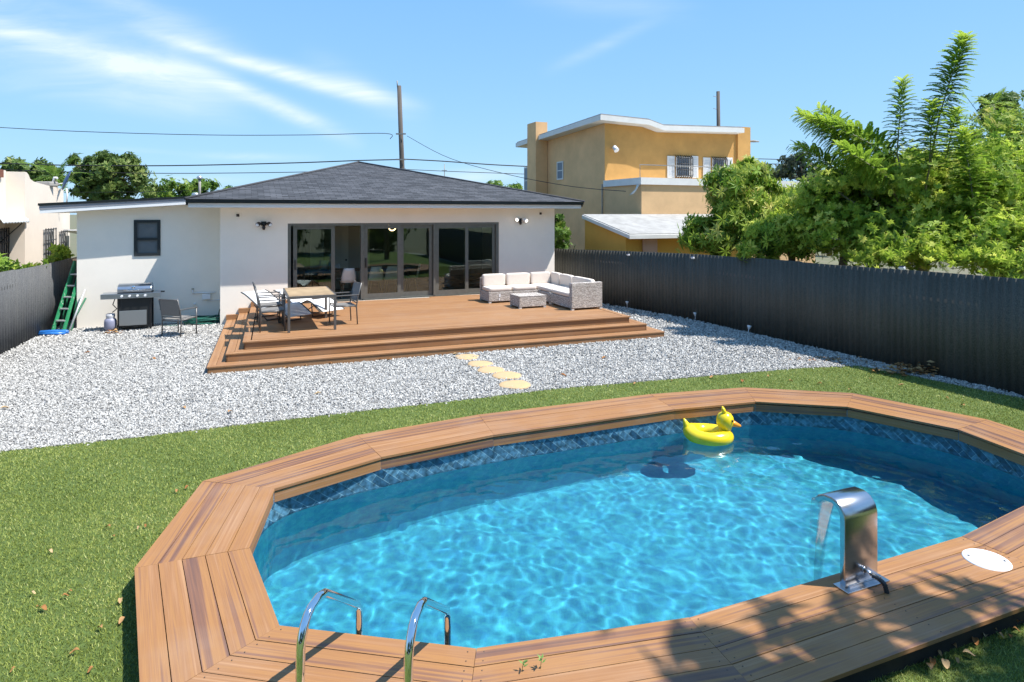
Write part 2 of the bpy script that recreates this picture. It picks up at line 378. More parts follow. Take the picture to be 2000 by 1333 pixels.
# right fence polyline (ground) and left fence
RF = [Vector((12.9, -1.0, 0)), Vector((9.6, 6.6, 0)), Vector((8.05, 10.05, 0)), Vector((4.95, 16.75, 0)), Vector((3.15, 19.5, 0)), Vector((1.25, 22.0, 0)), Vector((-1.0, 27.0, 0))]
RFZ = [1.9, 1.88, 1.85, 1.80, 1.72, 1.65, 1.65]
LF = [Vector((-7.5, 5.0, 0)), Vector((-10.3, 12.8, 0)), Vector((-11.15, 15.1, 0)), Vector((-14.2, 23.5, 0))]
LFZ = [1.69, 1.69, 1.66, 1.66]
turf_out = [G(-300, 915), G(0, 885), G(240, 860), G(500, 829), G(700, 806), G(934, 780), G(1080, 762), G(1320, 742), G(1563, 721), G(1678, 716.5), G(1770, 734), G(2000, 781), Vector((8.95, 7.6, 0)), Vector((12.2, 0, 0)), Vector((14, -8, 0)), Vector((-12, -8, 0)), Vector((-12, 6.0, 0))]
yard = [Vector((-10.1, 12.2, 0)), Vector((-11.2, 15.1, 0)), Vector((-14.2, 23.5, 0)), Vector((-1.2, 26.8, 0)), Vector((1.25, 22.0, 0)), Vector((3.15, 19.5, 0)), Vector((4.95, 16.75, 0)), Vector((8.05, 10.05, 0)), Vector((12.9, -1, 0)), Vector((14, -9, 0)), Vector((-13, -9, 0)), Vector((-12.5, 6, 0))]

def gravel_base_mat():
    m = bpy.data.materials.new('gravel_base'); m.use_nodes = True; nt = m.node_tree; N = nt.nodes; L = nt.links; b = N['Principled BSDF']
    tc = N.new('ShaderNodeTexCoord'); v = N.new('ShaderNodeTexVoronoi'); v.inputs['Scale'].default_value = 42; L.new(tc.outputs['Object'], v.inputs['Vector'])
    sp = N.new('ShaderNodeSeparateColor'); L.new(v.outputs['Color'], sp.inputs[0])
    cr = N.new('ShaderNodeValToRGB'); L.new(sp.outputs[0], cr.inputs[0]); cr.color_ramp.elements[0].color = (.16, .16, .165, 1); cr.color_ramp.elements[1].color = (.5, .5, .5, 1)
    L.new(cr.outputs[0], b.inputs['Base Color']); b.inputs['Roughness'].default_value = .9
    bp = N.new('ShaderNodeBump'); bp.inputs['Strength'].default_value = 1; bp.inputs['Distance'].default_value = .02; bp.invert = True; L.new(v.outputs['Distance'], bp.inputs['Height']); L.new(bp.outputs[0], b.inputs['Normal'])
    return m
def polar(poly): return [star_hit(poly, PC, (p-PC).normalized()) for p in MIDD]
struct(ring_sheet('gravel_bed', MIDD, polar(yard), 0.005, gravel_base_mat()))
turf_base = principled('turf_backing', (.13, .19, .035), .95, noise=(55, .55), bump=(120, .9, .02))
TURF = polar(turf_out)
struct(ring_sheet('turf', MIDD, TURF, 0.012, turf_base))
# turf cut edge
mb = MB(); n = len(TURF)

# --- deck & house frame references
DFL = G(475.5, 668, .45); DFR = G(1230, 618, .45)
dU = (DFR-DFL).normalized(); dV = Vector((-dU.y, dU.x, 0))
WP = G(705, 587, .45); WP.z = 0                     # a point of the main front wall line
def wall_at(px): return on_plane(px, CY, WP, U)
def uof(p): return (Vector((p.x, p.y, 0))-WP).dot(U)
def HP(u, v, z=0.0): return WP+U*u+V*v+Z*z           # house frame: v>0 goes into the house
uL = uof(wall_at(430)); uR = uof(wall_at(1083))

# gravel stones
def inside_poly(x, y, poly):
    r = np.zeros(len(x), bool); n = len(poly)
    for i in range(n):
        a, b = poly[i], poly[(i+1) % n]
        c = ((a.y > y) != (b.y > y)) & (x < (b.x-a.x)*(y-a.y)/((b.y-a.y) if abs(b.y-a.y) > 1e-9 else 1e-9)+a.x); r ^= c
    return r
deck_poly = [DFL-dU*.5-dV*.5, DFR+dU*.5-dV*.5, DFR+dU*.5+dV*6, DFL-dU*.5+dV*8]
house_poly = [HP(uL-4.2, .75), HP(uL, .75), HP(uL, 0), HP(uR, 0), HP(uR, 9), HP(uL-4.2, 9)]
def sample_ground(n, x0, x1, y0, y1):
    x = rng.uniform(x0, x1, n); y = rng.uniform(y0, y1, n)
    ok = (y > 2.2) & (np.abs(x) < y*.83+2.0)
    return x[ok], y[ok]
def stones():
    X = []; Y = []; SZ = []
    for (y0, y1, den, sz) in [(6.8, 9.5, 2000, .0120), (9.5, 12.5, 1350, .0145), (12.5, 16.5, 800, .0185), (16.5, 23, 380, .026)]:
        x, y = sample_ground(int(den*21*(y1-y0)), -13, 8, y0, y1)
        ok = inside_poly(x, y, yard) & ~inside_poly(x, y, turf_out) & ~inside_poly(x, y, deck_poly) & ~inside_poly(x, y, house_poly)
        x = x[ok]; y = y[ok]; X.append(x); Y.append(y); SZ.append(np.full(len(x), sz))
    # strays along the turf edge
    x, y = sample_ground(9000, -8, 9, 7, 13)
    ok = inside_poly(x, y, turf_out) & ~inside_poly(x, y+.12, turf_out); X.append(x[ok][::3]); Y.append(y[ok][::3]); SZ.append(np.full(len(x[ok][::3]), .012))
    X = np.concatenate(X); Y = np.concatenate(Y); SZ = np.concatenate(SZ); n = len(X)
    cube = np.array([[a, b, c] for c in (-1, 1) for b in (-1, 1) for a in (-1, 1)], float)
    fc = np.array([(0, 2, 3, 1), (4, 5, 7, 6), (0, 1, 5, 4), (2, 6, 7, 3), (0, 4, 6, 2), (1, 3, 7, 5)])
    sc = SZ[:, None]*rng.uniform(.55, 1.35, (n, 3))
    P = cube[None]*(1+rng.uniform(-.38, .2, (n, 8, 3)))*sc[:, None, :]*.8
    q = rng.normal(size=(n, 4)); q /= np.linalg.norm(q, axis=1, keepdims=True); a, b, c, d = q.T
    M = np.stack([np.stack([1-2*(c*c+d*d), 2*(b*c-a*d), 2*(b*d+a*c)], 1), np.stack([2*(b*c+a*d), 1-2*(b*b+d*d), 2*(c*d-a*b)], 1), np.stack([2*(b*d-a*c), 2*(c*d+a*b), 1-2*(b*b+c*c)], 1)], 1)
    P = np.einsum('nij,nkj->nki', M, P)
    z = .008+SZ*rng.uniform(0, 1.4, n)
    P += np.stack([X, Y, z], 1)[:, None, :]
    faces = (fc[None]+(np.arange(n)*8)[:, None, None]).reshape(-1, 4)
    rnd = np.repeat(np.clip(rng.beta(2.2, 1.6, n), 0, 1), 8)
    m = ramp_mat('marble_chips', [(0, (.12, .116, .11)), (.3, (.27, .262, .248)), (.65, (.41, .398, .375)), (1, (.62, .60, .56))], .85)
    o = raw_mesh_i('gravel', P.reshape(-1, 3), faces, m, rnd); stuff(o)
    tag(o, 'white and grey crushed marble gravel covering the yard round the house deck', 'gravel')
stones()

# turf blades
def blades():
    XS = []; 
    for (y0, y1, den) in [(2.2, 4.2, 9000), (4.2, 6.5, 6500), (6.5, 9.0, 4200), (9.0, 12.5, 2600)]:
        x, y = sample_ground(int(den*20*(y1-y0)), -10, 10, y0, y1)
        ok = inside_poly(x, y, turf_out) & ~inside_poly(x, y, [IN[i].lerp(OU[i], .82) for i in range(NP)])
        XS.append(np.stack([x[ok], y[ok], np.full(ok.sum(), 1/math.sqrt(den/9000))], 1))
    A = np.concatenate(XS); n = len(A)
    th = rng.uniform(0, 2*math.pi, n); h = rng.uniform(.012, .026, n); w_ = .003*A[:, 2]; lean = rng.uniform(.1, 1.1, n)*h*1.1; ta = rng.uniform(0, 2*math.pi, n)
    # patches lean one way
    base = np.stack([A[:, 0], A[:, 1], np.full(n, .012)], 1)
    d = np.stack([np.cos(th)*w_, np.sin(th)*w_, np.zeros(n)], 1)
    tip = base+np.stack([np.cos(ta)*lean, np.sin(ta)*lean, h], 1)
    P = np.stack([base-d, base+d, tip], 1).reshape(-1, 3)
    patch = .5+.5*np.sin(A[:, 0]*2.1+1.3*np.sin(A[:, 1]*1.7))*np.sin(A[:, 1]*2.7+1.1*np.sin(A[:, 0]*1.9+2))
    r = np.repeat(np.clip(rng.normal(.5, .22, n)+(patch-.5)*.28, 0, 1), 3)
    m = ramp_mat('turf_blades', [(0, (.085, .12, .02)), (.35, (.205, .255, .045)), (.7, (.34, .38, .085)), (1, (.50, .50, .2))], .6, transl=.25, spec=.4)
    o = raw_mesh('grass', P, 3, m, r); stuff(o); tag(o, 'short green artificial turf all round the pool deck', 'grass')
blades()

# ------------------------------------------------------------------ pool
pool = thing('swimming_pool', 'long oval above-ground pool with a mitred striped timber surround and blue liner', 'swimming pool', (PC.x, PC.y, 0))
NB = 5; GAP = .006; TH_B = .026
def deck_section(i):
    j = (i+1) % NP; a0, a1, b0, b1 = IN[i], IN[j], OU[i], OU[j]
    # overhang 2 cm past the fascia
    mb = MB(); e = (a1-a0).normalized()
    for k in range(NB):
        t0, t1 = k/NB, (k+1)/NB
        wdt = (b0-a0).length; g = GAP/wdt*.5 if k > 0 else 0
        q = [a0.lerp(b0, t0+g), a1.lerp(b1, t0+g), a1.lerp(b1, t1-GAP/wdt*.5), a0.lerp(b0, t1-GAP/wdt*.5)]
        # mitre gap 2 mm
        q[0] = q[0]+e*.0015; q[3] = q[3]+e*.0015; q[1] = q[1]-e*.0015; q[2] = q[2]-e*.0015
        dz = random.uniform(-.0015, .0015)
        mb.rnd = random.random()
        top = [Vector((p.x, p.y, DZ+dz)) for p in q]; bot = [Vector((p.x, p.y, DZ+dz-TH_B)) for p in q]
        pr = Vector((-e.y, e.x, 0)); o = a0
        uvt = [((p-o).dot(e)+k*3.3+i*7.7, (p-o).dot(pr)+k*.0) for p in top]
        ccw = (q[1]-q[0]).cross(q[2]-q[1]).z > 0
        F_ = [(0, 1, 2, 3)] if ccw else [(3, 2, 1, 0)]
        mb.add(top, F_, [[uvt[x] for x in F_[0]]])
        # sides
        vs = top+bot
        for s_ in range(4):
            s2 = (s_+1) % 4; f = (s_, s_+4, s2+4, s2) if ccw else (s2, s2+4, s_+4, s_)
            mb.add([vs[x] for x in f], [(0, 1, 2, 3)], [[(uvt[x % 4][0], (uvt[x % 4][1] if s_ % 2 == 0 else uvt[x % 4][1])+(0 if x < 4 else .026)) for x in f]])
    o = mb.build('deck_section', pool_board, pool); return o
for i in range(NP): deck_section(i)
# screw heads on the near boards
smesh = None
for i in (10, 11, 12):
    j = (i+1) % NP; a0, a1, b0, b1 = IN[i], IN[j], OU[i], OU[j]
    L0 = (a1-a0).length
    for c in ((0, 1, 2) if i == 10 else (0, 1)):
        s_ = .05/L0+(1-.1/L0)*c/(2 if i == 10 else 1)
        for k in range(NB):
            for dd in (.25, .75):
                p = a0.lerp(a1, s_).lerp(b0.lerp(b1, s_), (k+dd)/NB)
                if smesh is None:
                    mb = MB(); mb.lathe((0, 0, 0), [(.0001, .0012), (.0040, .0012), (.0045, 0)], 8); so_ = mb.build('screw', principled('screw_head', (.09, .07, .06), .5, metal=.6)); smesh = so_.data
                else: so_ = bpy.data.objects.new('screw', smesh); S.collection.objects.link(so_)
                so_.parent = pool; so_.location = (p.x-PC.x, p.y-PC.y, DZ+.0015)
# fascia boards under the inner edge (segment by segment) and outer skirt
for i in range(NP):
    j = (i+1) % NP; a0, a1 = IN[i], IN[j]; e = (a1-a0).normalized(); nin = Vector((-e.y, e.x, 0))
    if nin.dot(PC-a0) < 0: nin = -nin
    mb = MB(); mb.rnd = random.random(); drop = random.choice([0.0, .0, .004])
    p0 = a0-nin*.012; p1 = a1-nin*.012
    q = [p0, p1, p1-nin*.018, p0-nin*.018]
    z1 = DZ-TH_B-.012-drop; z0 = .058
    vs = [Vector((p.x, p.y, z0)) for p in q]+[Vector((p.x, p.y, z1)) for p in q]; ln = (a1-a0).length
    fs = [(0, 1, 5, 4), (1, 2, 6, 5), (2, 3, 7, 6), (3, 0, 4, 7), (4, 5, 6, 7), (3, 2, 1, 0)]
    uv = [[(0, 0), (ln, 0), (ln, .12), (0, .12)]]+[[(0, 0), (.02, 0), (.02, .12), (0, .12)]]+[[(0, 0), (ln, 0), (ln, .12), (0, .12)]]+[[(0, 0), (.02, 0), (.02, .12), (0, .12)]]+[[(0, 0), (ln, 0), (ln, .02), (0, .02)]]*2
    if (q[1]-q[0]).cross(q[2]-q[1]).z < 0: fs = [f[::-1] for f in fs]; uv = [u[::-1] for u in uv]
    mb.add(vs, fs, uv); mb.build('fascia_board', pool_board, pool)
mb = MB()
for i in range(NP):   # dark joists and skirt recessed under the deck edge
    j = (i+1) % NP
    a, b = IN[i].lerp(OU[i], .9), IN[j].lerp(OU[j], .9); c, d = IN[i].lerp(OU[i], .86), IN[j].lerp(OU[j], .86)
    mb.add([(a.x, a.y, -.02), (b.x, b.y, -.02), (b.x, b.y, DZ-TH_B-.002), (a.x, a.y, DZ-TH_B-.002)], [(0, 1, 2, 3)])
    mb.add([(c.x, c.y, -.02), (d.x, d.y, -.02), (d.x, d.y, DZ-TH_B-.002), (c.x, c.y, DZ-TH_B-.002)], [(3, 2, 1, 0)])
    a, b = IN[i].lerp(OU[i], .07), IN[j].lerp(OU[j], .07); c, d = IN[i].lerp(OU[i], .88), IN[j].lerp(OU[j], .88)
    mb.add([(a.x, a.y, DZ-TH_B-.004), (b.x, b.y, DZ-TH_B-.004), (d.x, d.y, DZ-TH_B-.004), (c.x, c.y, DZ-TH_B-.004)], [(0, 1, 2, 3)])
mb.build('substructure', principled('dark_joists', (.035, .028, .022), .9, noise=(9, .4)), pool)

def liner_mat():
    m = bpy.data.materials.new('pool_liner'); m.use_nodes = True; nt = m.node_tree; N = nt.nodes; L = nt.links; b = N['Principled BSDF']
    tc = N.new('ShaderNodeTexCoord')
    n = N.new('ShaderNodeTexNoise'); n.inputs['Scale'].default_value = 9; n.inputs['Detail'].default_value = 6; n.inputs['Roughness'].default_value = .75; L.new(tc.outputs['Object'], n.inputs['Vector'])
    cr = N.new('ShaderNodeValToRGB'); L.new(n.outputs[0], cr.inputs[0]); e = cr.color_ramp.elements
    e[0].position = .38; e[0].color = (.018, .19, .32, 1); e[1].position = .62; e[1].color = (.034, .285, .35, 1)
    L.new(cr.outputs[0], b.inputs['Base Color']); b.inputs['Roughness'].default_value = .5; b.inputs['Specular IOR Level'].default_value = .3
    return m
def tile_mat():
    m = bpy.data.materials.new('border_tile_print'); m.use_nodes = True; nt = m.node_tree; N = nt.nodes; L = nt.links; b = N['Principled BSDF']
    uv = N.new('ShaderNodeUVMap'); uv.uv_map = 'UVMap'
    mp = N.new('ShaderNodeMapping'); mp.inputs['Rotation'].default_value = (0, 0, R(40)); L.new(uv.outputs[0], mp.inputs[0])
    br = N.new('ShaderNodeTexBrick'); br.inputs['Scale'].default_value = 1; br.inputs['Brick Width'].default_value = .22; br.inputs['Row Height'].default_value = .085; br.inputs['Mortar Size'].default_value = .003
    br.inputs['Color1'].default_value = (.012, .05, .10, 1); br.inputs['Color2'].default_value = (.075, .18, .26, 1); br.inputs['Mortar'].default_value = (.15, .27, .33, 1); br.offset = .5
    L.new(mp.outputs[0], br.inputs['Vector'])
    n = N.new('ShaderNodeTexNoise'); n.inputs['Scale'].default_value = 16; n.inputs['Detail'].default_value = 5; L.new(uv.outputs[0], n.inputs['Vector'])
    mr = N.new('ShaderNodeMapRange'); L.new(n.outputs[0], mr.inputs[0]); mr.inputs[1].default_value = .35; mr.inputs[2].default_value = .65; mr.inputs[3].default_value = .45; mr.inputs[4].default_value = 1.7
    sc = N.new('ShaderNodeVectorMath'); sc.operation = 'SCALE'; L.new(br.outputs[0], sc.inputs[0]); L.new(mr.outputs[0], sc.inputs['Scale'])
    L.new(sc.outputs[0], b.inputs['Base Color']); b.inputs['Roughness'].default_value = .35
    return m
FZ = -1.28
mb = MB(); m_ = len(WALL)
acc = [0.0]
for i in range(m_): acc.append(acc[-1]+(WALL[(i+1) % m_]-WALL[i]).length)
zs = [FZ+.0, FZ+.04, -.6, WZ-.035]
for i in range(m_):
    j = (i+1) % m_; p, q = WALL[i], WALL[j]
    for k in range(len(zs)-1):
        c0 = PC if k == 0 else None
        pa = p.lerp(PC, .012) if k == 0 else p; qa = q.lerp(PC, .012) if k == 0 else q
        mb.add([(pa.x, pa.y, zs[k]), (p.x, p.y, zs[k+1]), (q.x, q.y, zs[k+1]), (qa.x, qa.y, zs[k])], [(0, 1, 2, 3)], None, True)
fr = [Vector((p.lerp(PC, .012).x, p.lerp(PC, .012).y, FZ)) for p in WALL]
mb.add(fr, [tuple(range(m_))])
liner = mb.build('liner', liner_mat(), pool)
mb = MB()
for i in range(m_):
    j = (i+1) % m_; p, q = WALL[i], WALL[j]
    mb.add([(p.x, p.y, WZ-.035), (p.x, p.y, .16), (q.x, q.y, .16), (q.x, q.y, WZ-.035)], [(0, 1, 2, 3)], [[(acc[i], 0), (acc[i], .33), (acc[i+1], .33), (acc[i+1], 0)]], True)
tiles = mb.build('tile_border', tile_mat(), pool)
for o in (liner, tiles): o.cycles.is_caustics_receiver = True

# water: real displaced surface of clear glass-like water
def water():
    x0, x1, y0, y1, st = -2.6, 6.1, 3.7, 9.3, .022
    nx = int((x1-x0)/st)+1; ny = int((y1-y0)/st)+1
    xs = np.linspace(x0, x1, nx); ys = np.linspace(y0, y1, ny); XX, YY = np.meshgrid(xs, ys)
    Z_ = np.zeros_like(XX); r2 = np.random.default_rng(5)
    for k in range(70):
        lam = .22+.6*r2.uniform()**1.3; th = r2.uniform(0, 2*math.pi); kx, ky = math.cos(th)*2*math.pi/lam, math.sin(th)*2*math.pi/lam
        Z_ += .000185*(lam/.3)**1.4*np.sin(kx*XX+ky*YY+r2.uniform(0, 6.28)+1.3*np.sin(XX*1.3*math.cos(k)+YY*1.1*math.sin(k)))
    for k in range(60):
        lam = .07+.12*r2.uniform(); th = r2.normal(.6, .9); kx, ky = math.cos(th)*2*math.pi/lam, math.sin(th)*2*math.pi/lam
        env = .5+.5*np.sin(XX*r2.uniform(.8, 2.2)+YY*r2.uniform(.8, 2.2)+r2.uniform(0, 6.28))
        Z_ += .000080*(lam/.12)**1.5*env*np.sin(kx*XX+ky*YY+r2.uniform(0, 6.28)+.9*np.sin(XX*2.1*math.cos(k)+YY*1.9*math.sin(k)))
    # ripples from the water blade
    dx = XX-2.36; dy = YY-4.98; rr = np.sqrt(dx*dx+dy*dy)
    Z_ += .0012*np.sin(rr*2*math.pi/.17)*np.exp(-rr/.5)
    W_ = WALL
    ins = inside_poly(XX.ravel(), YY.ravel(), smooth_ring(IN, .03)).reshape(XX.shape)
    V_ = np.stack([XX.ravel(), YY.ravel(), WZ+Z_.ravel()], 1)
    idx = np.arange(nx*ny).reshape(ny, nx)
    q = np.stack([idx[:-1, :-1], idx[:-1, 1:], idx[1:, 1:], idx[1:, :-1]], -1).reshape(-1, 4)
    iv = ins.ravel(); keep = iv[q].any(axis=1); q = q[keep]
    used = np.unique(q); remap = -np.ones(nx*ny, int); remap[used] = np.arange(len(used))
    m = bpy.data.materials.new('clear_water'); m.use_nodes = True; N = m.node_tree.nodes; L = m.node_tree.links; N.clear()
    out = N.new('ShaderNodeOutputMaterial'); g = N.new('ShaderNodeBsdfGlass'); g.inputs['IOR'].default_value = 1.333; g.inputs['Roughness'].default_value = 0.0; g.inputs['Color'].default_value = (.93, .985, 1, 1)
    L.new(g.outputs[0], out.inputs[0])
    o = raw_mesh_i('water', V_[used], remap[q], m, None, None, True); struct(o); o.cycles.is_caustics_caster = True
water()

# round skimmer lid let into the boards
lid = thing('skimmer_lid', 'round white skimmer lid with two dark screws on the near pool deck', 'lid', tuple(G(1927, 1094, DZ)), R(-20))
mb = MB(); mb.lathe((0, 0, 0), [(.001, .012), (.05, .013), (.135, .012), (.15, .010), (.158, .004), (.16, 0)], 40); mb.build('cover', white_plastic, lid, world=False)
for s_ in (-1, 1):
    mb = MB(); mb.lathe((s_*.118, 0, .0125), [(.001, .004), (.009, .004), (.011, 0)], 12); mb.build('screw', principled('dark_screw', (.1, .1, .11), .4, metal=.8), lid, world=False)

# stainless pool ladder
ldp = thing('pool_ladder', 'chrome pool ladder with two hooked handrails at the near pool edge', 'pool ladder', (-.75, 3.9, DZ))
def rail(fx, fy, gx, gy):
    p = [Vector((gx, gy, DZ)), Vector((gx, gy, .50))]; far = Vector((fx, fy, 0)); near = Vector((gx, gy, 0)); d = (far-near); L0 = d.length; d.normalize()
    # arc up and over
    r = .17
    p += [near+d*(r-r*math.cos(a))+Z*(.56+r*math.sin(a)*1.1) for a in [R(x) for x in range(10, 80, 10)]]
    p += [near+d*(r+.03)+Z*(.56+r*1.08)]
    p += [near+d*(r+.10)+Z*.725, near+d*(L0-.09)+Z*.43, near+d*(L0-.035)+Z*.395, near+d*(L0-.006)+Z*.34, near+d*L0+Z*.27]
    p += [near+d*L0+Z*-1.0]
    # resample smoothly
    mb = MB(); mb.tube(p, .0245, 14); mb.build('handrail', chrome, ldp)
    mb = MB(); mb.lathe((gx, gy, DZ), [(.045, 0), (.045, .008), (.03, .02), (.0225, .022)], 18); mb.build('flange', chrome, ldp)
rail(-.985, 4.10, -1.12, 3.36); rail(-.41, 4.04, -.535, 3.28)
for zz in (-.32, -.60, -.88):
    mb = MB(); a = Vector((-.985, 4.13, zz)); b = Vector((-.41, 4.07, zz)); mb.beam(a+Vector((0, .03, 0)), b+Vector((0, .03, 0)), .10, .03)
    st_ = mb.build('step', principled('blue_white_step', (.45, .55, .6), .4), ldp); st_.cycles.is_caustics_receiver = True

# waterfall blade
wf_c = G(1683, 1140, DZ); ang = math.atan2(IN[10].y-IN[11].y, IN[10].x-IN[11].x)
wf = thing('waterfall_spout', 'curved brushed steel waterfall spout standing on the near pool deck', 'waterfall', tuple(wf_c), ang)
prof = [(0, .0), (0, .2), (0, .36), (0, .48)]+[(.13-.13*math.cos(a), .48+.13*math.sin(a)) for a in [R(x) for x in range(12, 91, 12)]]+[(.19, .603), (.235, .578), (.272, .538)]
hw = .165
def ribbon(prof, hw0, hw1, off, name, mat, z0=0):
    mb = MB(); n = len(prof); fr_ = []; 
    for i, (y, z) in enumerate(prof):
        t = Vector((0, prof[min(i+1, n-1)][0]-prof[max(i-1, 0)][0], prof[min(i+1, n-1)][1]-prof[max(i-1, 0)][1])).normalized()
        nn = Vector((0, -t.z, t.y)); hw_ = hw0+(hw1-hw0)*i/(n-1)
        p = Vector((0, y, z)); fr_.append([p+Vector((-hw_, 0, 0)), p+Vector((hw_, 0, 0)), p+Vector((hw_, 0, 0))-nn*off, p+Vector((-hw_, 0, 0))-nn*off])
    vs = [v for f in fr_ for v in f]; fs = []
    for i in range(n-1):
        for k in range(4):
            k2 = (k+1) % 4; fs.append((i*4+k, i*4+k2, (i+1)*4+k2, (i+1)*4+k))
    fs += [(3, 2, 1, 0), tuple((n-1)*4+k for k in range(4))]
    mb.add(vs, fs); o = mb.build(name, mat, wf, world=False, bevel=.004); return o
o = ribbon(prof, hw, hw, .045, 'spout_body', steel)
for p_ in o.data.polygons: p_.use_smooth = True
o.modifiers['bevel'].angle_limit = R(50)
mb = MB(); mb.box((0, .0, .006), (.42, .13, .012)); mb.box((0, -.03, .022), (.33, .012, .03)); mb.build('base_plate', steel, wf, bevel=.003, world=False)
mb = MB(); mb.tube([(.02, -.003, .10), (.02, -.045, .10), (.03, -.06, .085)], .014, 12); mb.cyl((.02, 0, .10), (.02, -.012, .10), .024, 6); mb.build('pipe_fitting', steel, wf, world=False)
mb = MB(); hp = [Vector((.03, -.06, .085)), Vector((.045, -.10, .08)), Vector((.06, -.135, .055)), Vector((.065, -.15, .0)), Vector((.065, -.15, -.05))]
pts = []; rr_ = []
for i in range(len(hp)-1):
    for k in range(8): pts.append(hp[i].lerp(hp[i+1], k/8)); rr_.append(.019 if k % 2 else .014)
mb.tube(pts, rr_, 12); mb.build('corrugated_hose', principled('black_hose', (.04, .045, .05), .3, metal=.4), wf, world=False)
# the thin sheet of falling water
mb = MB(); cols = 14; rows = 16; vs = []
for r_ in range(rows+1):
    t = r_/rows; zz = .53-(.53+DZ-WZ)*t**1.6*.99; yy = .270+.11*t; hwid = .155*(1-.68*t**1.2)
    for c in range(cols+1):
        s_ = -1+2*c/cols; vs.append((s_*hwid-.02*t, yy+.0025*math.sin(s_*7+t*5)+.03*abs(s_)**3, zz))
mb.add(vs, [(r_*(cols+1)+c, r_*(cols+1)+c+1, (r_+1)*(cols+1)+c+1, (r_+1)*(cols+1)+c) for r_ in range(rows) for c in range(cols)], None, True)
fw = bpy.data.materials.new('falling_water'); fw.use_nodes = True; N = fw.node_tree.nodes; L = fw.node_tree.links; N.clear()
out = N.new('ShaderNodeOutputMaterial'); tr = N.new('ShaderNodeBsdfTransparent'); tr.inputs[0].default_value = (.93, .97, .98, 1); gl = N.new('ShaderNodeBsdfGlossy'); gl.inputs['Roughness'].default_value = .22
lw = N.new('ShaderNodeLayerWeight'); lw.inputs[0].default_value = .3; mxs = N.new('ShaderNodeMixShader')
mul = N.new('ShaderNodeMath'); mul.operation = 'MULTIPLY_ADD'; mul.inputs[1].default_value = .35; mul.inputs[2].default_value = .09; L.new(lw.outputs['Fresnel'], mul.inputs[0]); L.new(mul.outputs[0], mxs.inputs[0])
L.new(tr.outputs[0], mxs.inputs[1]); L.new(gl.outputs[0], mxs.inputs[2]); L.new(mxs.outputs[0], out.inputs[0])
mb.build('water_sheet', fw, wf, world=False)

# inflatable duck
dk = G(1383, 858, WZ); duck = thing('duck_float', 'yellow inflatable duck ring with orange beak floating near the far pool edge', 'pool float', (dk.x, dk.y, WZ-.03), R(-12))
mb = MB(); n1 = 40; n2 = 20; vs = []
for i in range(n1):
    a = 2*math.pi*i/n1; rr_ = .195; tr_ = .092+.004*math.cos(2*a)+.0012*math.cos(40*a)
    for j in range(n2):
        b = 2*math.pi*j/n2; vs.append(((rr_+tr_*math.cos(b))*math.cos(a)*1.12, (rr_+tr_*math.cos(b))*math.sin(a)*.95, .085+tr_*math.sin(b)*1.02+.035*max(0, -math.cos(a))**4))
mb.add(vs, [(i*n2+j, ((i+1) % n1)*n2+j, ((i+1) % n1)*n2+(j+1) % n2, i*n2+(j+1) % n2) for i in range(n1) for j in range(n2)], None, True)
mb.build('ring', yellow_vinyl, duck, world=False)
mb = MB(); mb.lathe((.215, 0, .10), [(.085, 0), (.078, .045), (.075, .075), (.09, .11), (.108, .15), (.114, .195), (.105, .245), (.078, .285), (.04, .305), (.001, .312)], 28); hd = mb.build('head', yellow_vinyl, duck, world=False)
for s_ in (-1, 1):
    mb = MB(); mb.ball((.30, s_*.078, .315), (.013, .012, .017), 12, 8); mb.build('eye', principled('duck_eye', (.06, .03, .01), .3), hd, world=False)
mb = MB(); vs = [(.30, -.045, .275), (.30, .045, .275), (.30, .036, .225), (.30, -.036, .225), (.40, -.03, .235), (.40, .03, .235), (.425, 0, .222), (.395, .02, .213), (.395, -.02, .213)]
mb.tube([(.295, 0, .262), (.335, 0, .255), (.37, 0, .243), (.405, 0, .232), (.42, 0, .229)], [.045, .038, .028, .02, .006], 14); mb.build('beak', orange_vinyl, hd, world=False)
for s_ in (-1, 1):
    mb = MB(); mb.tube([(.205, s_*.028, .395), (.20, s_*.035, .425), (.188, s_*.038, .455), (.182, s_*.038, .47)], [.026, .026, .016, .004], 12); mb.build('crest', yellow_vinyl, hd, world=False)
mb = MB(); mb.tube([(-.24, 0, .12), (-.275, 0, .19), (-.30, 0, .25), (-.312, 0, .285)], [.075, .05, .027, .008], 16); mb.build('tail', yellow_vinyl, duck, world=False)

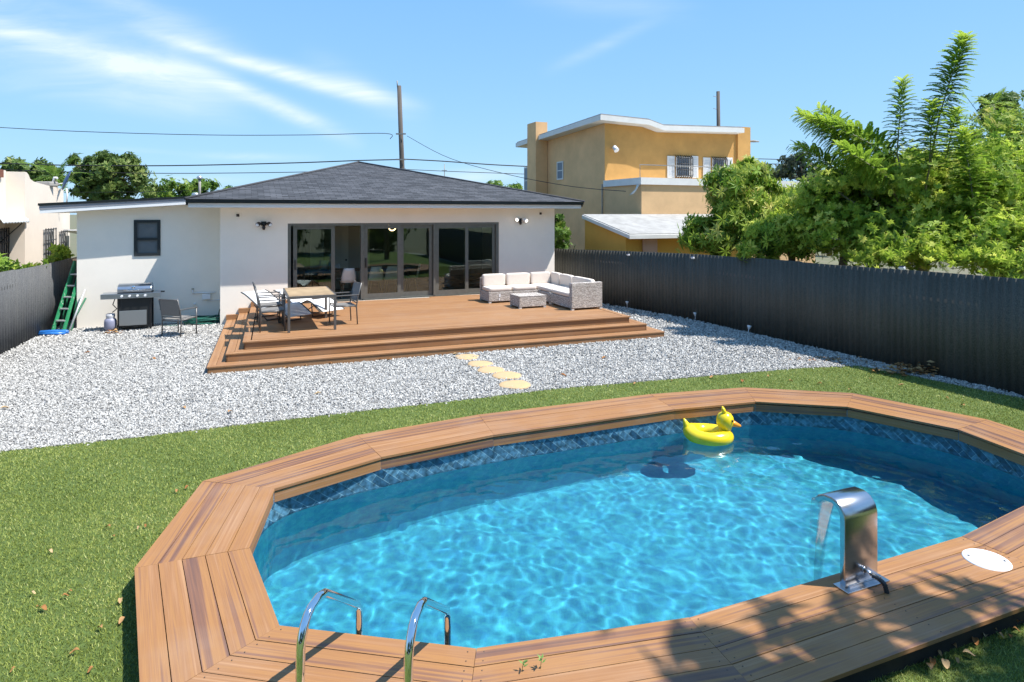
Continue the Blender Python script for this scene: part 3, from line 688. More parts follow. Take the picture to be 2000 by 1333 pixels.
# ------------------------------------------------------------------ corrugated fences
def metal_fence_mat(name, c, dirt):
    m = bpy.data.materials.new(name); m.use_nodes = True; nt = m.node_tree; N = nt.nodes; L = nt.links; b = N['Principled BSDF']
    tc = N.new('ShaderNodeTexCoord'); n = N.new('ShaderNodeTexNoise'); n.inputs['Scale'].default_value = 70; n.inputs['Detail'].default_value = 3; L.new(tc.outputs['Object'], n.inputs['Vector'])
    n2 = N.new('ShaderNodeTexNoise'); n2.inputs['Scale'].default_value = 1.1; n2.inputs['Detail'].default_value = 5
    mp = N.new('ShaderNodeMapping'); mp.inputs['Scale'].default_value = (3, 3, .5); L.new(tc.outputs['Object'], mp.inputs[0]); L.new(mp.outputs[0], n2.inputs['Vector'])
    mx = N.new('ShaderNodeMix'); mx.data_type = 'RGBA'; mr = N.new('ShaderNodeMapRange'); L.new(n2.outputs[0], mr.inputs[0]); mr.inputs[1].default_value = .4; mr.inputs[2].default_value = .75; mr.inputs[4].default_value = .6
    L.new(mr.outputs[0], mx.inputs[0]); mx.inputs[6].default_value = (*c, 1); mx.inputs[7].default_value = (*dirt, 1)
    mr2 = N.new('ShaderNodeMapRange'); L.new(n.outputs[0], mr2.inputs[0]); mr2.inputs[1].default_value = .35; mr2.inputs[2].default_value = .68; mr2.inputs[3].default_value = .72; mr2.inputs[4].default_value = 1.5
    sc = N.new('ShaderNodeVectorMath'); sc.operation = 'SCALE'; L.new(mx.outputs[2], sc.inputs[0]); L.new(mr2.outputs[0], sc.inputs['Scale'])
    L.new(sc.outputs[0], b.inputs['Base Color']); b.inputs['Roughness'].default_value = .5; b.inputs['Specular IOR Level'].default_value = .25
    bp = N.new('ShaderNodeBump'); bp.inputs['Strength'].default_value = .3; bp.inputs['Distance'].default_value = .003; L.new(n.outputs[0], bp.inputs['Height']); L.new(bp.outputs[0], b.inputs['Normal'])
    return m
def fence(pts, tops, name, label, mat, pitch, amp, side):
    root = thing(name, label, 'fence', tuple(pts[1]))
    # arclength samples
    seg = [(pts[i+1]-pts[i]).length for i in range(len(pts)-1)]; tot = sum(seg)
    n = int(tot/pitch*10); vs = []; r_ = np.random.default_rng(3)
    def at(s):
        i = 0
        while i < len(seg)-1 and s > seg[i]: s -= seg[i]; i += 1
        t = min(1, s/seg[i]); d = (pts[i+1]-pts[i]).normalized(); return pts[i].lerp(pts[i+1], t), tops[i]+(tops[i+1]-tops[i])*t, Vector((-d.y, d.x, 0))*side
    panel = 0; tp = 0
    for i in range(n+1):
        s = tot*i/n; p, zt, nn = at(s); k = int(s/1.8)
        if k != panel: panel = k; tp = r_.uniform(-.012, .012)
        ph = math.sin(2*math.pi*s/pitch); ph = math.copysign(abs(ph)**.85, ph)
        o = nn*(amp*ph+(.006 if (s % 1.8) < .08 else 0))
        lean = nn*.01*math.sin(s*1.3)
        vs += [tuple(p+o+Z*-.03), tuple(p+o+lean+Z*(zt*.5)), tuple(p+o+lean*1.5+Z*(zt+tp))]
    fs = []
    for i in range(n):
        for k in range(2): fs.append((i*3+k, (i+1)*3+k, (i+1)*3+k+1, i*3+k+1))
    mb = MB(); mb.add(vs, fs, None, True); sh = mb.build('metal_sheet', mat, root)
    so = sh.modifiers.new('thickness', 'SOLIDIFY'); so.thickness = .0015
    s = .9
    while s < tot:
        p, zt, nn = at(s); mb = MB(); q = p-nn*.06; mb.box((q.x, q.y, zt*.5-.1), (.05, .05, zt)); mb.build('post', alu_dark, root); s += 2.4
    mb = MB(); 
    for zz in (.35, 1.35):
        for i in range(len(pts)-1):
            d = (pts[i+1]-pts[i]).normalized(); nn = Vector((-d.y, d.x, 0))*side; mb.beam(pts[i]-nn*.03+Z*zz, pts[i+1]-nn*.03+Z*zz, .03, .06)
    mb.build('rail', alu_dark, root)
    return root, at
fm = metal_fence_mat('charcoal_steel', (.064, .061, .050), (.10, .094, .08))
fence(RF, RFZ, 'corrugated_fence', 'long charcoal corrugated metal fence behind the sofa and the pool, under the big trees', fm, .125, .0095, 1)
fence(LF, LFZ, 'corrugated_fence', 'grey corrugated metal fence beside the pale stucco house and the green ladder', metal_fence_mat('grey_steel', (.085, .087, .09), (.12, .12, .115)), .14, .014, -1)

# ------------------------------------------------------------------ house deck
dk_root = thing('timber_deck', 'brown composite deck platform with two wrapping steps in front of the glass doors', 'deck', tuple(DFL*1)[:2]+(0,))
DW = (DFR-DFL).length
def DP(u, v, z=0): p = DFL+dU*u+dV*v; return Vector((p.x, p.y, z))
def wall_v(u):     # distance along dV from the deck front line to the house wall
    o = DP(u, 0); d = dV; den = d.x*U.y-d.y*U.x; a = WP-o; return (a.x*U.y-a.y*U.x)/den
BW = .14
def boards_u(mb, u0, u1, v0, v1f, z, th=.025, bw=BW, seed=0):
    """boards running along u, stacked in v"""
    k = 0; v = v0
    rr_ = random.Random(seed)
    while True:
        vv = min(v+bw-.005, v1f(u0) if callable(v1f) else v1f)
        lim = max(v1f(u0), v1f(u1)) if callable(v1f) else v1f
        if v >= lim-.01: break
        cuts = [u0]+sorted(rr_.uniform(u0, u1) for _ in range(1 if u1-u0 > 4 else 0))+[u1]
        for c in range(len(cuts)-1):
            a, b = cuts[c]+(.002 if c else 0), cuts[c+1]
            va = v; vb0 = min(v+bw-.005, v1f(a)) if callable(v1f) else min(v+bw-.005, v1f); vb1 = min(v+bw-.005, v1f(b)) if callable(v1f) else vb0
            if callable(v1f) and min(vb0, vb1) <= v+.001: continue
            mb.rnd = rr_.random()
            q = [DP(a, va, z), DP(b, va, z), DP(b, vb1, z), DP(a, vb0, z)]; bt = [p-Z*th for p in q]
            uv = [(a+k*2.3, va), (b+k*2.3, va), (b+k*2.3, vb1), (a+k*2.3, vb0)]
            mb.add(q, [(0, 1, 2, 3)], [uv]); vs = q+bt
            for s_ in range(4):
                s2 = (s_+1) % 4; mb.add([vs[s_], vs[s_+4], vs[s2+4], vs[s2]], [(0, 1, 2, 3)], [[uv[s_], uv[s_], uv[s2], uv[s2]]])
        v += bw; k += 1
        if v > 9: break
def riser(mb, p, q, z0, z1, rnd=None):
    mb.rnd = random.random() if rnd is None else rnd
    d = (q-p); ln = d.length; d.normalize(); nn = Vector((d.y, -d.x, 0))*.02
    a = [p, q, q-nn, p-nn]
    vs = [Vector((x.x, x.y, z0)) for x in a]+[Vector((x.x, x.y, z1)) for x in a]
    uv0 = [(0, 0), (ln, 0), (ln, z1-z0), (0, z1-z0)]
    mb.add(vs, [(0, 1, 5, 4), (1, 2, 6, 5), (2, 3, 7, 6), (3, 0, 4, 7), (4, 5, 6, 7)], [uv0]*5)
HI = .0
mb = MB(); boards_u(mb, 0.145, DW-.145, 0.145, lambda u: wall_v(u)-.012, .45, seed=1)
# picture-frame border boards
def plank(mb, pts, z, th=.025, dirv=None):
    mb.rnd = random.random(); q = [Vector((p.x, p.y, z)) for p in pts]; bt = [p-Z*th for p in q]
    e = (dirv or (q[1]-q[0])).normalized(); pr = Vector((-e.y, e.x, 0)); uv = [((p-q[0]).dot(e), (p-q[0]).dot(pr)) for p in q]
    mb.add(q, [(0, 1, 2, 3)], [uv]); vs = q+bt
    for s_ in range(4):
        s2 = (s_+1) % 4; mb.add([vs[s_], vs[s_+4], vs[s2+4], vs[s2]], [(0, 1, 2, 3)], [[uv[s_], (uv[s_][0], uv[s_][1]-.025), (uv[s2][0], uv[s2][1]-.025), uv[s2]]])
def frame_border(mb, o_, z, w_=.14, back=True):
    """border boards round an offset o_ outline (front, left, right)"""
    e0, e1 = -o_, DW+o_
    plank(mb, [DP(e0, -o_), DP(e1, -o_), DP(e1-w_, -o_+w_-.004), DP(e0+w_, -o_+w_-.004)], z, dirv=dU)
    plank(mb, [DP(e0, wall_v(e0)-.012), DP(e0, -o_+.003), DP(e0+w_-.004, -o_+w_+.003), DP(e0+w_-.004, wall_v(e0+w_)-.012)], z, dirv=dV)
    plank(mb, [DP(e1, -o_+.003), DP(e1, wall_v(e1)-.012), DP(e1-w_+.004, wall_v(e1-w_)-.012), DP(e1-w_+.004, -o_+w_+.003)], z, dirv=dV)
frame_border(mb, .015, .45)
mb.build('platform', deck_board, dk_root)
STEP = .29
for k, z in ((1, .30), (2, .15)):
    mb = MB(); o_ = STEP*k
    # two border boards per tread
    frame_border(mb, o_, z, .145)
    o2 = o_-.148; frame_border(mb, o2, z, .14)
    mb.build('step_tread', deck_board, dk_root)
for k, (z0, z1) in enumerate([(.30, .42), (.15, .27), (-.01, .12)]):
    mb = MB(); o_ = STEP*k-.012
    riser(mb, DP(-o_, -o_), DP(DW+o_, -o_), z0, z1); riser(mb, DP(-o_, wall_v(-o_)-.02), DP(-o_, -o_), z0, z1); riser(mb, DP(DW+o_, -o_), DP(DW+o_, wall_v(DW+o_)-.02), z0, z1)
    mb.build('riser_board', deck_board, dk_root)
# low kick boards that close the platform and the steps against the house wall
mb = MB()
for (ua, ub, z0, z1) in [(-.015, 1.05, .45, .57), (-.31, -.02, .30, .42), (-.60, -.315, .15, .27)]:
    mb.rnd = random.random(); a, b = DP(ua, wall_v(ua)-.013), DP(ub, wall_v(ub)-.013); c, d = DP(ub, wall_v(ub)-.12), DP(ua, wall_v(ua)-.12)
    pl = [d, c, b, a]; vs = [Vector((p.x, p.y, z0+.002)) for p in pl]+[Vector((p.x, p.y, z1)) for p in pl]
    mb.add(vs, [(0, 1, 5, 4), (1, 2, 6, 5), (2, 3, 7, 6), (3, 0, 4, 7), (4, 5, 6, 7)], [[(0, 0), (ub-ua, 0), (ub-ua, .1), (0, .1)]]*5)
mb.build('kick_board', deck_board, dk_root)

# ------------------------------------------------------------------ white house
house = thing('white_house', 'single-storey white stucco house with a dark shingle hip roof behind the deck', 'house', tuple(WP))
WT = .2; EZ = 3.02
dxa = uof(on_plane(562, CY, WP, U)); dxb = uof(on_plane(974.5, CY, WP, U)); DOOR0, DOOR1 = .45, 2.60
def hbox(mb, u0, u1, v0, v1, z0, z1, uvs=True):
    c = HP((u0+u1)/2, (v0+v1)/2, (z0+z1)/2); mb.box(c, (u1-u0, v1-v0, z1-z0), rz=TH); return mb
DEPTH = 9.0
mb = MB()
hbox(mb, uL, dxa, 0, WT, -.05, EZ); hbox(mb, dxb, uR, 0, WT, -.05, EZ); hbox(mb, dxa, dxb, 0, WT, DOOR1, EZ); hbox(mb, dxa, dxb, 0, WT, -.05, DOOR0-.01)
hbox(mb, uL, uL+WT, WT, DEPTH, -.05, EZ); hbox(mb, uR-WT, uR, WT, DEPTH, -.05, EZ); hbox(mb, uL+WT, uR-WT, DEPTH-WT, DEPTH, -.05, EZ)
mb.build('wall', white_wall, house)
# soffit + gutter + fascia round the main roof
eu0, eu1 = uof(on_plane(367, CY, HP(0, -.57), U)), uof(on_plane(1135, CY, HP(0, -.57), U))
mb = MB(); hbox(mb, eu0, eu1, -.57, DEPTH+.5, EZ, EZ+.05); mb.build('soffit', white_trim, house)
mb = MB(); hbox(mb, eu0-.02, eu1+.02, -.60, -.57, EZ+.105, EZ+.19); hbox(mb, eu0-.045, eu0-.02, -.60, DEPTH+.5, EZ+.055, EZ+.19); hbox(mb, eu1+.02, eu1+.045, -.60, DEPTH+.5, EZ+.055, EZ+.19)
hbox(mb, eu0-.045, eu1+.045, -.655, -.60, EZ+.115, EZ+.19)
mb.build('gutter', black_gutter, house)
mb = MB(); hbox(mb, eu0, eu1, -.568, -.55, EZ+.051, EZ+.12); mb.build('fascia', white_trim, house)
def shingle_mat():
    m = bpy.data.materials.new('asphalt_shingles'); m.use_nodes = True; nt = m.node_tree; N = nt.nodes; L = nt.links; b = N['Principled BSDF']
    uv = N.new('ShaderNodeUVMap'); uv.uv_map = 'UVMap'
    br = N.new('ShaderNodeTexBrick'); br.inputs['Scale'].default_value = 1; br.inputs['Brick Width'].default_value = .3; br.inputs['Row Height'].default_value = .14; br.inputs['Mortar Size'].default_value = .006; br.inputs['Bias'].default_value = -.1
    br.inputs['Color1'].default_value = (.045, .048, .055, 1); br.inputs['Color2'].default_value = (.105, .108, .12, 1); br.inputs['Mortar'].default_value = (.012, .012, .015, 1)
    L.new(uv.outputs[0], br.inputs['Vector'])
    n = N.new('ShaderNodeTexNoise'); n.inputs['Scale'].default_value = 1.7; n.inputs['Detail'].default_value = 6; mp = N.new('ShaderNodeMapping'); mp.inputs['Scale'].default_value = (1, 3.5, 1); L.new(uv.outputs[0], mp.inputs[0]); L.new(mp.outputs[0], n.inputs['Vector'])
    mr = N.new('ShaderNodeMapRange'); L.new(n.outputs[0], mr.inputs[0]); mr.inputs[1].default_value = .3; mr.inputs[2].default_value = .7; mr.inputs[3].default_value = .8; mr.inputs[4].default_value = 1.2
    n3 = N.new('ShaderNodeTexNoise'); n3.inputs['Scale'].default_value = 90; L.new(uv.outputs[0], n3.inputs['Vector'])
    sc = N.new('ShaderNodeVectorMath'); sc.operation = 'SCALE'; L.new(br.outputs[0], sc.inputs[0]); L.new(mr.outputs[0], sc.inputs['Scale']); L.new(sc.outputs[0], b.inputs['Base Color'])
    b.inputs['Roughness'].default_value = .9
    bp = N.new('ShaderNodeBump'); bp.inputs['Strength'].default_value = .8; bp.inputs['Distance'].default_value = .012; bp.invert = True; L.new(br.outputs['Fac'], bp.inputs['Height']); L.new(bp.outputs[0], b.inputs['Normal'])
    return m
shm = shingle_mat()
RZ0 = EZ+.195
pk = AT(700, 318, 22.9); pk_u, pk_v = (Vector((pk.x, pk.y, 0))-WP).dot(U), (Vector((pk.x, pk.y, 0))-WP).dot(V)
c0, c1, c2, c3 = HP(eu0-.06, -.68, RZ0), HP(eu1+.06, -.68, RZ0), HP(eu1+.06, DEPTH+4.5, RZ0), HP(eu0-.06, DEPTH+4.5, RZ0)
pkf = HP(pk_u, pk_v, pk.z); pkb = HP(pk_u, pk_v+1.6, pk.z)
mb = MB()
def roof_face(mb, pts, e):
    e = e.normalized(); n = (pts[1]-pts[0]).cross(pts[2]-pts[0]).normalized(); sl = n.cross(e); o = pts[0]
    mb.add(pts, [tuple(range(len(pts)))], [[((p-o).dot(e)*1, (p-o).dot(sl)) for p in pts]])
# courses: front face as stepped strips so the shingle butts catch the light
def courses(mb, a, b, apex, apex2, nrow):
    for k in range(nrow):
        t0, t1 = k/nrow, (k+1)/nrow
        p0, p1 = a.lerp(apex, t0), b.lerp(apex2, t0); q0, q1 = a.lerp(apex, t1), b.lerp(apex2, t1)
        up = Z*.010; e = (b-a).normalized(); n = (b-a).cross(apex-a).normalized()
        L0 = (apex-a).dot(e)
        sl = lambda t: t*((apex-a)-e*L0).length
        jit = 0
        mb.add([p0+up, p1+up, q1, q0], [(0, 1, 2, 3)], [[((p0-a).dot(e), sl(t0)), ((p1-a).dot(e), sl(t0)), ((q1-a).dot(e), sl(t1)), ((q0-a).dot(e), sl(t1))]])
        mb.add([p0, p1, p1+up, p0+up], [(0, 1, 2, 3)], [[((p0-a).dot(e), sl(t0)), ((p1-a).dot(e), sl(t0)), ((p1-a).dot(e), sl(t0)), ((p0-a).dot(e), sl(t0))]])
courses(mb, c0, c1, pkf, pkf, 46); courses(mb, c1, c2, pkf, pkb, 46); courses(mb, c3, c0, pkb, pkf, 46); courses(mb, c2, c3, pkb, pkb, 20)
mb.build('roof', shm, house)
mb = MB(); mb.tube([c0+Z*.02, pkf+Z*.02], .035, 6); mb.tube([c1+Z*.02, pkf+Z*.02], .035, 6); mb.tube([pkf+Z*.02, pkb+Z*.02], .04, 6); mb.build('ridge_cap', principled('ridge_shingle', (.07, .072, .08), .9, noise=(9, .3)), house)
vp = AT(1324/2, 330, 22.2)

# lean-to wing at the left
WSB = .82
wl = on_plane(150, CY, HP(0, WSB), U); uW0 = uof(wl)
zl, zr = 2.92, 3.16
def sl_box(mb, u0, u1, v0, v1, za0, za1, zb0, zb1):
    """box whose bottom/top differ at u0 (za) and u1 (zb)"""
    vs = [HP(u0, v0, za0), HP(u1, v0, zb0), HP(u1, v1, zb0), HP(u0, v1, za0), HP(u0, v0, za1), HP(u1, v0, zb1), HP(u1, v1, zb1), HP(u0, v1, za1)]
    mb.add(vs, [(0, 3, 2, 1), (4, 5, 6, 7), (0, 1, 5, 4), (1, 2, 6, 5), (2, 3, 7, 6), (3, 0, 4, 7)])
w0 = on_plane(261.5, 430, HP(0, WSB), U); w1 = on_plane(313.5, 499.5, HP(0, WSB), U); wu0, wu1 = uof(w0), uof(w1); wz1, wz0 = w0.z, w1.z
def zw(u): return zl+(zr-zl)*(u-uW0)/(uL-uW0)
mb = MB()
sl_box(mb, uW0, wu0, WSB, WSB+WT, -.05, zw(uW0), -.05, zw(wu0)); sl_box(mb, wu1, uL-.003, WSB, WSB+WT, -.05, zw(wu1), -.05, zw(uL)); sl_box(mb, wu0, wu1, WSB, WSB+WT, wz1, zw(wu0), wz1, zw(wu1)); hbox(mb, wu0, wu1, WSB, WSB+WT, -.05, wz0)
sl_box(mb, uW0, uW0+WT, WSB+WT, 8, -.05, zw(uW0), -.05, zw(uW0+WT))
mb.build('wing_wall', white_wall, house)
lu0 = uof(on_plane(80, CY, HP(0, WSB-.36), U)); lu1 = uL+.25; ze = lambda u: zl+.01+(zr-zl)*(u-uW0)/(uL-uW0)
v0_, v1_ = WSB-.36, 8.4
mb = MB(); sl_box(mb, lu0, lu1, v0_, v1_, ze(lu0), ze(lu0)+.04, ze(lu1), ze(lu1)+.04); mb.build('wing_soffit', white_trim, house)
mb = MB(); sl_box(mb, lu0-.02, lu1, v0_-.022, v0_, ze(lu0)-.01, ze(lu0)+.075, ze(lu1)-.01, ze(lu1)+.075); mb.build('wing_fascia', white_trim, house)
mb = MB(); sl_box(mb, lu0-.03, lu1, v0_-.03, v1_, ze(lu0)+.076, ze(lu0)+.17, ze(lu1)+.076, ze(lu1)+.14); mb.build('wing_drip_board', grey_trim, house)
mb = MB(); sl_box(mb, lu0-.05, lu1, v0_-.05, v1_, ze(lu0)+.171, ze(lu0)+.23, ze(lu1)+.141, ze(lu1)+.19); mb.build('wing_roof', black_gutter, house)
# wing window
win = MB(); t_ = .07
hbox(win, wu0, wu0+t_, WSB-.025, WSB+.1, wz0, wz1); hbox(win, wu1-t_, wu1, WSB-.025, WSB+.1, wz0, wz1); hbox(win, wu0+t_, wu1-t_, WSB-.025, WSB+.1, wz1-t_, wz1); hbox(win, wu0+t_, wu1-t_, WSB-.025, WSB+.1, wz0, wz0+t_)
zm = (wz0+wz1)/2-.03; hbox(win, wu0+t_, wu1-t_, WSB-.015, WSB+.09, zm-.03, zm+.03)
wo = win.build('window', principled('black_window_frame', (.02, .025, .03), .35), house)
mb = MB(); hbox(mb, wu0+t_, wu1-t_, WSB+.03, WSB+.04, wz0+t_, wz1-t_); mb.build('pane', principled('frosted_pane', (.15, .17, .185), .3, noise=(3, .2), spec=.35), wo)

# sliding glass doors
def glass_mat():
    m = bpy.data.materials.new('tinted_glass'); m.use_nodes = True; N = m.node_tree.nodes; L = m.node_tree.links; N.clear()
    out = N.new('ShaderNodeOutputMaterial'); tr = N.new('ShaderNodeBsdfTransparent'); tr.inputs[0].default_value = (.80, .86, .82, 1); gl = N.new('ShaderNodeBsdfGlossy'); gl.inputs['Roughness'].default_value = .015; gl.inputs[0].default_value = (.9, 1, .97, 1)
    fr = N.new('ShaderNodeFresnel'); fr.inputs[0].default_value = 1.6; mx = N.new('ShaderNodeMixShader'); mu = N.new('ShaderNodeMath'); mu.operation = 'MULTIPLY_ADD'; mu.inputs[1].default_value = 1.0; mu.inputs[2].default_value = .02
    tc = N.new('ShaderNodeTexCoord'); n = N.new('ShaderNodeTexNoise'); n.inputs['Scale'].default_value = .9; L.new(tc.outputs['Object'], n.inputs['Vector']); bp = N.new('ShaderNodeBump'); bp.inputs['Strength'].default_value = .05; bp.inputs['Distance'].default_value = .03; L.new(n.outputs[0], bp.inputs['Height']); L.new(bp.outputs[0], gl.inputs['Normal'])
    L.new(fr.outputs[0], mu.inputs[0]); L.new(mu.outputs[0], mx.inputs[0]); L.new(tr.outputs[0], mx.inputs[1]); L.new(gl.outputs[0], mx.inputs[2]); L.new(mx.outputs[0], out.inputs[0]); return m
glass = glass_mat()
def du(px): return uof(on_plane(px, CY, WP, U))
mb = MB(); hbox(mb, dxa, dxa+.08, .02, .16, DOOR0, DOOR1); hbox(mb, dxb-.08, dxb, .02, .16, DOOR0, DOOR1); hbox(mb, dxa+.08, dxb-.08, .02, .16, DOOR1-.07, DOOR1); hbox(mb, dxa+.08, dxb-.08, .02, .16, DOOR0, DOOR0+.03)
for pxa, pxb in ((705, 711), (847, 851)): hbox(mb, du(pxa), du(pxb), .01, .165, DOOR0+.03, DOOR1-.07)
mb.build('door_frame', dark_frame, house)
def panel(a, b, v, glassy=True, handle=None):
    m1 = MB(); st = .10; z0, z1 = DOOR0+.032, DOOR1-.072
    hbox(m1, a, a+st, v, v+.045, z0, z1); hbox(m1, b-st, b, v, v+.045, z0, z1); hbox(m1, a+st, b-st, v, v+.045, z1-.09, z1); hbox(m1, a+st, b-st, v, v+.045, z0, z0+.13)
    o = m1.build('sliding_door', dark_frame, house)
    m2 = MB(); hbox(m2, a+st, b-st, v+.018, v+.026, z0+.13, z1-.09); m2.build('pane', glass, o)
    if handle is not None:
        m3 = MB(); hbox(m3, handle, handle+.03, v-.035, v-.001, 1.35, 1.62); m3.build('handle', black_plastic, o)
panel(du(573), du(655), .085, handle=du(575.5))
panel(du(711.5), du(784), .05, handle=du(714)); panel(du(783), du(846.5), .10); panel(du(851.5), du(916), .05); panel(du(909), dxb-.082, .10)

# interior: floor, back wall, ceiling (seen dimly through the glass)
inn = MB()
hbox(inn, uL+WT, uR-WT, WT, 6.2, .36, .44); inn.build('interior_floor', principled('tile_floor', (.30, .31, .30), .2, noise=(1.5, .2)), house)
inn = MB(); hbox(inn, uL+WT, uR-WT, 6.0, 6.1, .44, 2.9); hbox(inn, uL+WT, uR-WT, WT, 6.0, 2.75, 2.8); inn.build('interior_wall', principled('interior_grey', (.22, .24, .22), .8), house)
inn = MB(); hbox(inn, du(655), du(660), .9, 4.0, .44, 2.75); hbox(inn, du(640), du(760), 3.0, 3.06, .44, 2.75); io = inn.build('partition', principled('partition_paint', (.42, .45, .40), .8), house)
# white panelled interior door in the partition
pd = MB(); a_, b_ = du(672), du(712); hbox(pd, a_, b_, 2.94, 2.998, .46, 2.5); ido = pd.build('interior_door', principled('white_door', (.62, .66, .60), .5), house)
pd = MB()
for (s0, s1) in ((.12, .42), (.58, .88)):
    for (z0, z1) in ((.65, 1.35), (1.5, 2.35)): hbox(pd, a_+(b_-a_)*s0, a_+(b_-a_)*s1, 2.925, 2.939, z0, z1)
pd.build('raised_panel', principled('white_door', (.62, .66, .60), .5), ido)
pd = MB(); hbox(pd, b_-.1, b_-.05, 2.87, 2.92, 1.35, 1.4); pd.build('handle', black_plastic, ido)

# wall fittings of the house
def wallthing(name, label, cat, px, py, off=0.0, v=0.0, group=None):
    p = on_plane(px, py, HP(0, v), U); p = p-V*off; return thing(name, label, cat, tuple(p), TH, group), p
t, p = wallthing('flood_light', 'black twin-head security floodlight on the white wall left of the doors', 'floodlight', 515, 437)
mb = MB(); mb.box((0, -.02, 0), (.13, .04, .11)); mb.box((0, -.055, -.02), (.05, .05, .05)); mb.build('base', black_plastic, t, world=False, bevel=.006)
for s_ in (-1, 1):
    mb = MB(); mb.tube([(s_*.06, -.05, .0), (s_*.12, -.10, .0), (s_*.15, -.17, -.03)], [.02, .05, .06], 14); lh = mb.build('lamp_head', black_plastic, t, world=False)
    mb = MB(); mb.ball((s_*.151, -.172, -.032), (.05, .012, .045), 14, 8); mb.build('lens', white_plastic, lh, world=False)
mb = MB(); mb.tube([(0, -.04, -.04), (0, -.07, -.1), (0, -.06, -.16)], [.03, .045, .03], 12); mb.build('motion_sensor', black_plastic, t, world=False)
t, p = wallthing('flood_light', 'white twin-head security floodlight on the white wall right of the doors', 'floodlight', 1015, 430)
mb = MB(); mb.box((0, -.02, 0), (.12, .04, .1)); mb.tube([(0, -.04, -.04), (0, -.07, -.09), (0, -.06, -.14)], [.03, .045, .03], 12); mb.build('base', black_plastic, t, world=False, bevel=.006)
for s_, dz in ((-1, .03), (1, 0)):
    mb = MB(); mb.tube([(s_*.05, -.05, dz), (s_*.11, -.10, dz), (s_*.15, -.16, dz-.02)], [.02, .05, .055], 14); lh = mb.build('lamp_head', white_plastic, t, world=False)
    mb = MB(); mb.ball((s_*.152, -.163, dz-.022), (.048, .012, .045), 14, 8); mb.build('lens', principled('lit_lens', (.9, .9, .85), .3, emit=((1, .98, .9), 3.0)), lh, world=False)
for (px, py, lab) in ((464.5, 421, 'small black dome camera high on the white wall near the left eave corner'), (1055.5, 417.5, 'small black dome camera high on the white wall near the right corner')):
    t, p = wallthing('wall_camera', lab, 'camera', px, py)
    mb = MB(); mb.box((0, -.012, 0), (.07, .024, .07)); mb.build('base', black_plastic, t, world=False, bevel=.005)
    mb = MB(); mb.ball((0, -.035, 0), .032, 14, 8); mb.build('lens', black_plastic, t, world=False)
# pipes and valves on the wing wall
t, p = wallthing('wall_pipes', 'white painted pipes and valves low on the white wing wall above the green hose', 'pipes', 395, 573, 0, WSB)
mb = MB(); mb.tube([(-.22, -.04, .02), (.32, -.04, .01)], .018, 8); mb.tube([(-.22, 0, .02), (-.22, -.06, .02), (-.22, -.06, .12)], .02, 8); mb.tube([(.28, 0, .01), (.28, -.05, .01)], .02, 8)
mb.tube([(-.18, -.03, -.25), (-.18, -.03, -.30)], .03, 8); mb.tube([(.12, -.03, -.21), (.75, -.03, -.17)], .012, 8); mb.build('pipe', white_trim, t, world=False)
mb = MB(); mb.box((.10, -.05, -.09), (.2, .09, .14)); mb.build('valve_box', white_trim, t, world=False, bevel=.008)
mb = MB(); mb.lathe((-.22, -.06, .12), [(.001, .02), (.035, .015), (.035, 0), (.01, 0)], 12); mb.build('tap', principled('brass_dull', (.3, .24, .12), .5, metal=.7), t, world=False)
# vent pipe on the roof edge
p = AT(390, 380, 19.0); t = thing('roof_vent', 'small galvanised vent pipe with a cowl above the roof junction', 'vent', tuple(p))
mb = MB(); mb.cyl((0, 0, -.35), (0, 0, .5), .035, 10); mb.build('pipe', concrete, t, world=False)
mb = MB(); mb.lathe((0, 0, .45), [(.07, 0), (.09, .05), (.05, .1), (.001, .12)], 12); mb.build('cowl', principled('galvanised', (.45, .46, .47), .4, metal=.7), t, world=False)
mb = MB(); mb.lathe((-.12, 0, -.2), [(.10, 0), (.11, .2), (.09, .24), (.001, .26)], 12); mb.build('transformer_can', principled('galvanised', (.45, .46, .47), .4, metal=.7), t, world=False)

# ------------------------------------------------------------------ garden furniture
sling = principled('grey_sling', (.20, .19, .18), .8, noise=(60, .25)); white_sling = principled('white_sling', (.80, .79, .78), .85, noise=(40, .06))
def table():
    t = thing('dining_table', 'square slatted tan outdoor table with grey metal legs on the deck', 'table', tuple(G(607, 640, .45)), TH)
    c = (G(562.5, 650, .45)+G(656, 644.5, .45))/2; c = c+V*.78; t.location = c; M = Matrix.Translation(c) @ Matrix.Rotation(TH, 4, 'Z'); t['MW'] = [x for r in M for x in r]
    w_, l_ = .96, 1.62
    mb = MB(); ns = 11
    for k in range(ns):
        mb.rnd = k/ns; y0 = -l_/2+.03+k*(l_-.06)/ns; mb.bb(-w_/2+.03, w_/2-.03, y0+.004, y0+(l_-.06)/ns-.004, .715, .738)
    mb.build('table_top', ramp_mat('tan_slats', [(0, (.30, .21, .12)), (.5, (.36, .26, .15)), (1, (.32, .22, .13))], .6, noise=(5, .15)), t, world=False, bevel=.003)
    mb = MB()
    for (a, b, c_, d) in ((-w_/2, w_/2, -l_/2, -l_/2+.03), (-w_/2, w_/2, l_/2-.03, l_/2), (-w_/2, -w_/2+.03, -l_/2+.03, l_/2-.03), (w_/2-.03, w_/2, -l_/2+.03, l_/2-.03)): mb.bb(a, b, c_, d, .68, .735)
    mb.build('frame', alu_mid, t, world=False, bevel=.003)
    for sx in (-1, 1):
        for sy in (-1, 1):
            mb = MB(); mb.bb(sx*(w_/2-.025)-.025, sx*(w_/2-.025)+.025, sy*(l_/2-.025)-.025, sy*(l_/2-.025)+.025, 0, .679); mb.build('leg', alu_mid, t, world=False, bevel=.003)
    return t
table()
